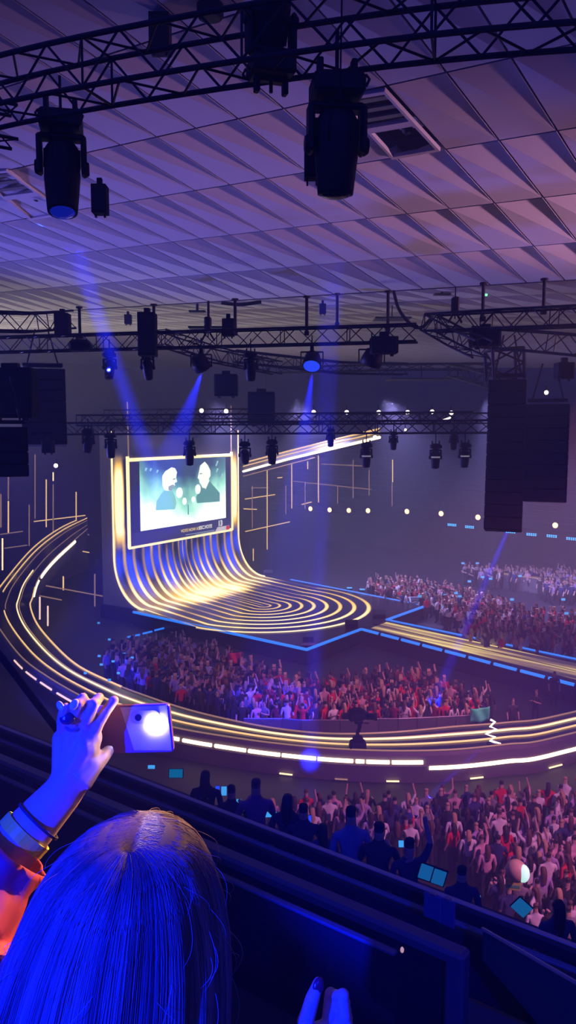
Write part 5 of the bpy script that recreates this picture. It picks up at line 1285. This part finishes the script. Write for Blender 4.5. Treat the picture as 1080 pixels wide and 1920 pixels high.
# blouse: raised sleeve and torso
BLOUSE = mat('red_blouse_cloth', (.34, .03, .06), .75, noise=.15, nscale=20)
def cloth_tube(name, pts, rad, n=36, fold=.05, parent=woman, m=BLOUSE, per=6):
    P_ = catmull([Vector(p) for p in pts], per); L_ = len(P_); rws = []; up = Vector((0, -1, 0))
    for i, p in enumerate(P_):
        t = (P_[min(i + 1, L_ - 1)] - P_[max(i - 1, 0)]).normalized(); x_ = t.cross(up).normalized(); y_ = x_.cross(t)
        f = i / (L_ - 1) * (len(rad) - 1); k = min(int(f), len(rad) - 2); r = rad[k] + (rad[k + 1] - rad[k]) * (f - k)
        rws.append([p + (x_ * math.cos(q) + y_ * math.sin(q)) * r * (1 + fold * math.sin(5 * q + i * .35) + fold * .6 * math.sin(9 * q - i * .5)) for q in [2 * PI * j / n for j in range(n)]])
    mb = MB(); mb.smooth = True; mb.loft(rws, closed=True); o = mb.build(name, m, parent); s = o.modifiers.new('s', 'SOLIDIFY'); s.thickness = .003; return o
cloth_tube('sleeve', [hp(28, 1592, 1.125), hp(-20, 1650, 1.105), hp(-90, 1750, 1.06), hp(-105, 1890, 1.0), sh[-1] + Vector((.02, 0, .02))], [.056, .060, .078, .085, .08, .075], fold=.06)
cloth_tube('sleeve', [hp(614, 2090, 1.06), hp(618, 2180, 1.02), H + Vector((.27, .02, -.46)), sh[1] + Vector((-.02, 0, .02))], [.05, .056, .062, .07], fold=.05)
cloth_tube('blouse', [H + Vector((0, -.02, -.20)), H + Vector((0, -.02, -.26)), H + Vector((0, -.02, -.42)), H + Vector((0, -.01, -.62)), H + Vector((0, -.01, -.92))], [.075, .15, .17, .16, .18], n=48, fold=.02)
cloth_tube('trousers', [H + Vector((0, -.01, -.85)), H + Vector((0, 0, -1.2)), H + Vector((0, 0, -H.z + .10))], [.17, .165, .15], n=36, fold=.02, m=PANTS)
# hair: a shell with fine strands over it
prz = [0, .004, .014, .03, .06, .10, .145, .20, .26, .34, .44, .55]
prx = [.0, .040, .066, .084, .105, .122, .136, .148, .157, .166, .172, .170]
pry = [.0, .050, .080, .102, .122, .128, .126, .118, .110, .105, .10, .09]
CROWN = H + Vector((.004, .012, .148))
def hair_pt(phi, dz, k=1.0):
    rx = np.interp(dz, prz, prx); ry = np.interp(dz, prz, pry)
    wob = 1 + .018 * math.sin(7 * phi + 1.3) + .014 * math.sin(13 * phi + .4 + dz * 5) + .010 * math.sin(23 * phi + dz * 9)
    wob = 1 + (wob - 1) * min(1, dz / .1)
    part = -.003 * math.exp(-((math.cos(phi) * rx) / .012) ** 2) * (1 if dz < .06 else 0)
    lean = -.055 * max(0, dz - .02) / .3
    return CROWN + Vector((math.cos(phi) * rx * wob * k + lean, math.sin(phi) * ry * wob * k, -dz + part))
shell = MB(); shell.smooth = True
dzs = [0.0005] + [.55 * (i / 40) ** 1.6 for i in range(1, 41)]
NPH = 96
shell.loft([[hair_pt(2 * PI * k / NPH, dz, .975) - Vector((0, 0, .003)) for k in range(NPH)] for dz in dzs], closed=True)
hair = shell.build('hair', HAIRM, woman)
tn = [0.12] * len(hair.data.vertices); a_ = hair.data.attributes.new('tone', 'FLOAT', 'POINT'); a_.data.foreach_set('value', tn)
sV, sF, sTone = [], [], []
def strand(pts, r0, tone):
    o = len(sV); n = len(pts)
    for i, p in enumerate(pts):
        t = (pts[min(i + 1, n - 1)] - pts[max(i - 1, 0)]).normalized(); x_ = t.cross(Vector((0, -1, 0)))
        x_ = x_.normalized() if x_.length > 1e-4 else Vector((1, 0, 0)); y_ = x_.cross(t)
        r = r0 * (1 - .7 * (i / (n - 1)) ** 3)
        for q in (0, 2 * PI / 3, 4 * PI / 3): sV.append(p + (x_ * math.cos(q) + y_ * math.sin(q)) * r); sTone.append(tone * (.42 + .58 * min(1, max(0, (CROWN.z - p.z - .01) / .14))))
    for i in range(n - 1):
        for k in range(3): sF.append((o + i * 3 + k, o + i * 3 + (k + 1) % 3, o + (i + 1) * 3 + (k + 1) % 3, o + (i + 1) * 3 + k))
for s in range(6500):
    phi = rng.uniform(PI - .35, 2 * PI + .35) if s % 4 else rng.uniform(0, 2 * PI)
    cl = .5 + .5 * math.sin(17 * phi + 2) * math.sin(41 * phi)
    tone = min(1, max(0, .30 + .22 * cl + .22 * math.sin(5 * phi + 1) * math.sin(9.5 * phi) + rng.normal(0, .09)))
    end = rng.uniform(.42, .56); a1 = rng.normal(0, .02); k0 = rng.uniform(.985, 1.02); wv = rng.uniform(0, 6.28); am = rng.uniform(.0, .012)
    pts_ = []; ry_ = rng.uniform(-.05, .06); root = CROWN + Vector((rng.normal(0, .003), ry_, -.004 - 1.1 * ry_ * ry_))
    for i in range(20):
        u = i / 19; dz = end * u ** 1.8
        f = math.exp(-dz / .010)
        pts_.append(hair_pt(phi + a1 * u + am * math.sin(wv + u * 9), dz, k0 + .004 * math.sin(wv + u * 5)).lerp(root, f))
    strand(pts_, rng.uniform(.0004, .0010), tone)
for s in range(90):                                                   # flyaway hairs
    phi = rng.choice([rng.uniform(-.9, .5), rng.uniform(PI - .5, PI + .9), rng.uniform(0, 2 * PI)]); d0 = rng.uniform(.0, .35); pts_ = []; L_ = rng.uniform(.03, .09); out = rng.uniform(.006, .022); sg_ = rng.choice([-1, 1])
    for i in range(10):
        u = i / 9; p = hair_pt(phi + .20 * u * sg_, d0 + L_ * u, 1.0); o_ = Vector((math.cos(phi), math.sin(phi), .5 if d0 < .05 else .1)) * out * math.sin(PI * u * .8)
        pts_.append(p + o_)
    strand(pts_, .00032, .8)
hm = bpy.data.meshes.new('hair_strands'); hm.from_pydata(sV, [], sF); hm.materials.append(HAIRM); a_ = hm.attributes.new('tone', 'FLOAT', 'POINT'); a_.data.foreach_set("value", sTone)
hm.polygons.foreach_set('use_smooth', [True] * len(sF)); hm.update()
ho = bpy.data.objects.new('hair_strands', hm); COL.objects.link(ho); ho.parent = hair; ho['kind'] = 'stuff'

# the phone with its flash on
PQ = {k: at(*v) for k, v in {'tl': (150, 1326, 1.23), 'tr': (323, 1320, 1.205), 'br': (320, 1409, 1.205), 'bl': (150, 1404, 1.23)}.items()}
po = (PQ['tl'] + PQ['br']) / 2; px_ = (PQ['tr'] - PQ['tl']).normalized(); pn_ = px_.cross((PQ['tr'] - PQ['br']).normalized()).normalized() 
if pn_.y > 0: pn_ = -pn_                                                # towards the camera
pz_ = px_.cross(pn_).normalized()
if pz_.z < 0: pz_ = -pz_
RP = Matrix((px_, pz_, pn_)).transposed()
ph = thing('phone', 'lavender-backed phone held up in the raised hand with its flash shining', 'phone', po)
Lp = (PQ['tr'] - PQ['tl']).length; Hp = (PQ['tr'] - PQ['br']).length
def pl_(x, y, z=0): return px_ * (x * Lp) + pz_ * (y * Hp) + pn_ * z
def slabp(pts, z0, z1, m, name, parent=ph):
    mb = MB(); n = len(pts); V = [pl_(x, y, z0) for x, y in pts] + [pl_(x, y, z1) for x, y in pts]
    mb._add(V, [tuple(range(n - 1, -1, -1)), tuple(range(n, 2 * n))] + [(k, (k + 1) % n, n + (k + 1) % n, n + k) for k in range(n)]); return mb.build(name, m, parent)
def rrect(x0, x1, y0, y1, rx, ry, n=5):
    out = []
    for cx_, cy_, a0 in ((x1 - rx, y1 - ry, 0), (x0 + rx, y1 - ry, PI / 2), (x0 + rx, y0 + ry, PI), (x1 - rx, y0 + ry, 1.5 * PI)):
        for k in range(n): q = a0 + PI / 2 * k / (n - 1); out.append((cx_ + rx * math.cos(q), cy_ + ry * math.sin(q)))
    return out
slabp(rrect(-.5, .5, -.5, .5, .04, .08), -.006, .0, mat('plum_phone_case', (.22, .10, .20), .4, noise=.05), 'case')
slabp([(-.02, .47), (.48, .485), (.485, -.46), (.08, -.44)], .0, .0022, mat('lavender_phone_back', (.42, .38, .72), .35, noise=.05), 'back_plate')
slabp(rrect(.08, .40, .12, .40, .06, .12), .0022, .0042, mat('phone_camera_island', (.34, .30, .26), .3), 'camera_island')
def disc(x, y, r, z, m, name, parent=ph):
    mb = MB(); c = pl_(x, y, z); V = [c] + [c + (px_ * math.cos(2 * PI * k / 24) + pz_ * math.sin(2 * PI * k / 24)) * r for k in range(24)]; V2 = [v + pn_ * .002 for v in V]
    mb._add(V + V2, [(0, 1 + (k + 1) % 24, 1 + k) for k in range(24)] + [(25, 26 + k, 26 + (k + 1) % 24) for k in range(24)] + [(1 + k, 1 + (k + 1) % 24, 26 + (k + 1) % 24, 26 + k) for k in range(24)]); return mb.build(name, m, parent)
disc(.17, .26, .0055, .0042, LENS, 'camera_lens')
disc(.34, .12, .0135, .0046, mat('phone_flash', (.9, .9, .9), .3, emit=(1.0, .93, .97), strength=60.0), 'flash')  # disc enlarged beyond the flash so its glow is part of the shape
fp = po + pl_(.34, .12, .03)
spot('phone_flash_light', po + pl_(.34, .12, .008), po + pl_(.34, .12, 1.0), (1.0, .60, .28), .7, 165, .3, .012)

# ================================================================== HAZE AND BEAMS
hz = bpy.data.materials.new('stage_haze'); hz.use_nodes = True; _n = hz.node_tree
for x in list(_n.nodes):
    if x.type == 'BSDF_PRINCIPLED': _n.nodes.remove(x)
vs = _n.nodes.new('ShaderNodeVolumeScatter'); vs.inputs['Color'].default_value = (.92, .92, .98, 1); vs.inputs['Density'].default_value = .0080; vs.inputs['Anisotropy'].default_value = 0.0
_n.links.new(vs.outputs[0], _n.nodes['Material Output'].inputs['Volume'])
hb = MB().box((0, 45, 12.3), (170, 140, 24)).build('haze', hz); tag(hb, 'thin blue violet stage haze filling the whole arena', 'haze', None, 'stuff')
def beam(name, a, b, power, ang, color=BLUE, r=.04, blend=.5, skip=0.0): spot(name, a + (b - a).normalized() * skip, b, color, power, ang, blend, r)
beam('beam_left_moving_light', at(117, 402, 9.6), at(285, 880, 30), 900000, 2.0, r=.13, skip=.25)
beam('beam_right_moving_light', at(628, 378, 7.25), at(583, 1395, 27), 900000, 1.8, r=.13, blend=1.0, skip=.2)
beam('beam_left_edge', at(-60, 600, 20), at(75, 930, 27), 350000, 2.2)
beam('beam_blue_wash_a', at(378, 700, 21.8), at(330, 830, 24), 60000, 16)
beam('beam_blue_wash_b', at(585, 702, 21.2), at(560, 900, 24), 60000, 14)
beam('beam_blue_wash_c', at(205, 692, 22.4), at(140, 800, 24), 50000, 16)
beam('beam_across_far_crowd', at(1015, 850, 27), atz(815, 1310, 1.5), 1000000, 3.0, blend=1.0)
beam('beam_near_ring', at(905, 1400, 29), atz(690, 1600, 1.5), 150000, 2.6)
beam('ceiling_patch_light', at(40, 640, 30), on_ceiling(72, 424), 9000, 4, (.02, .10, 1.0))
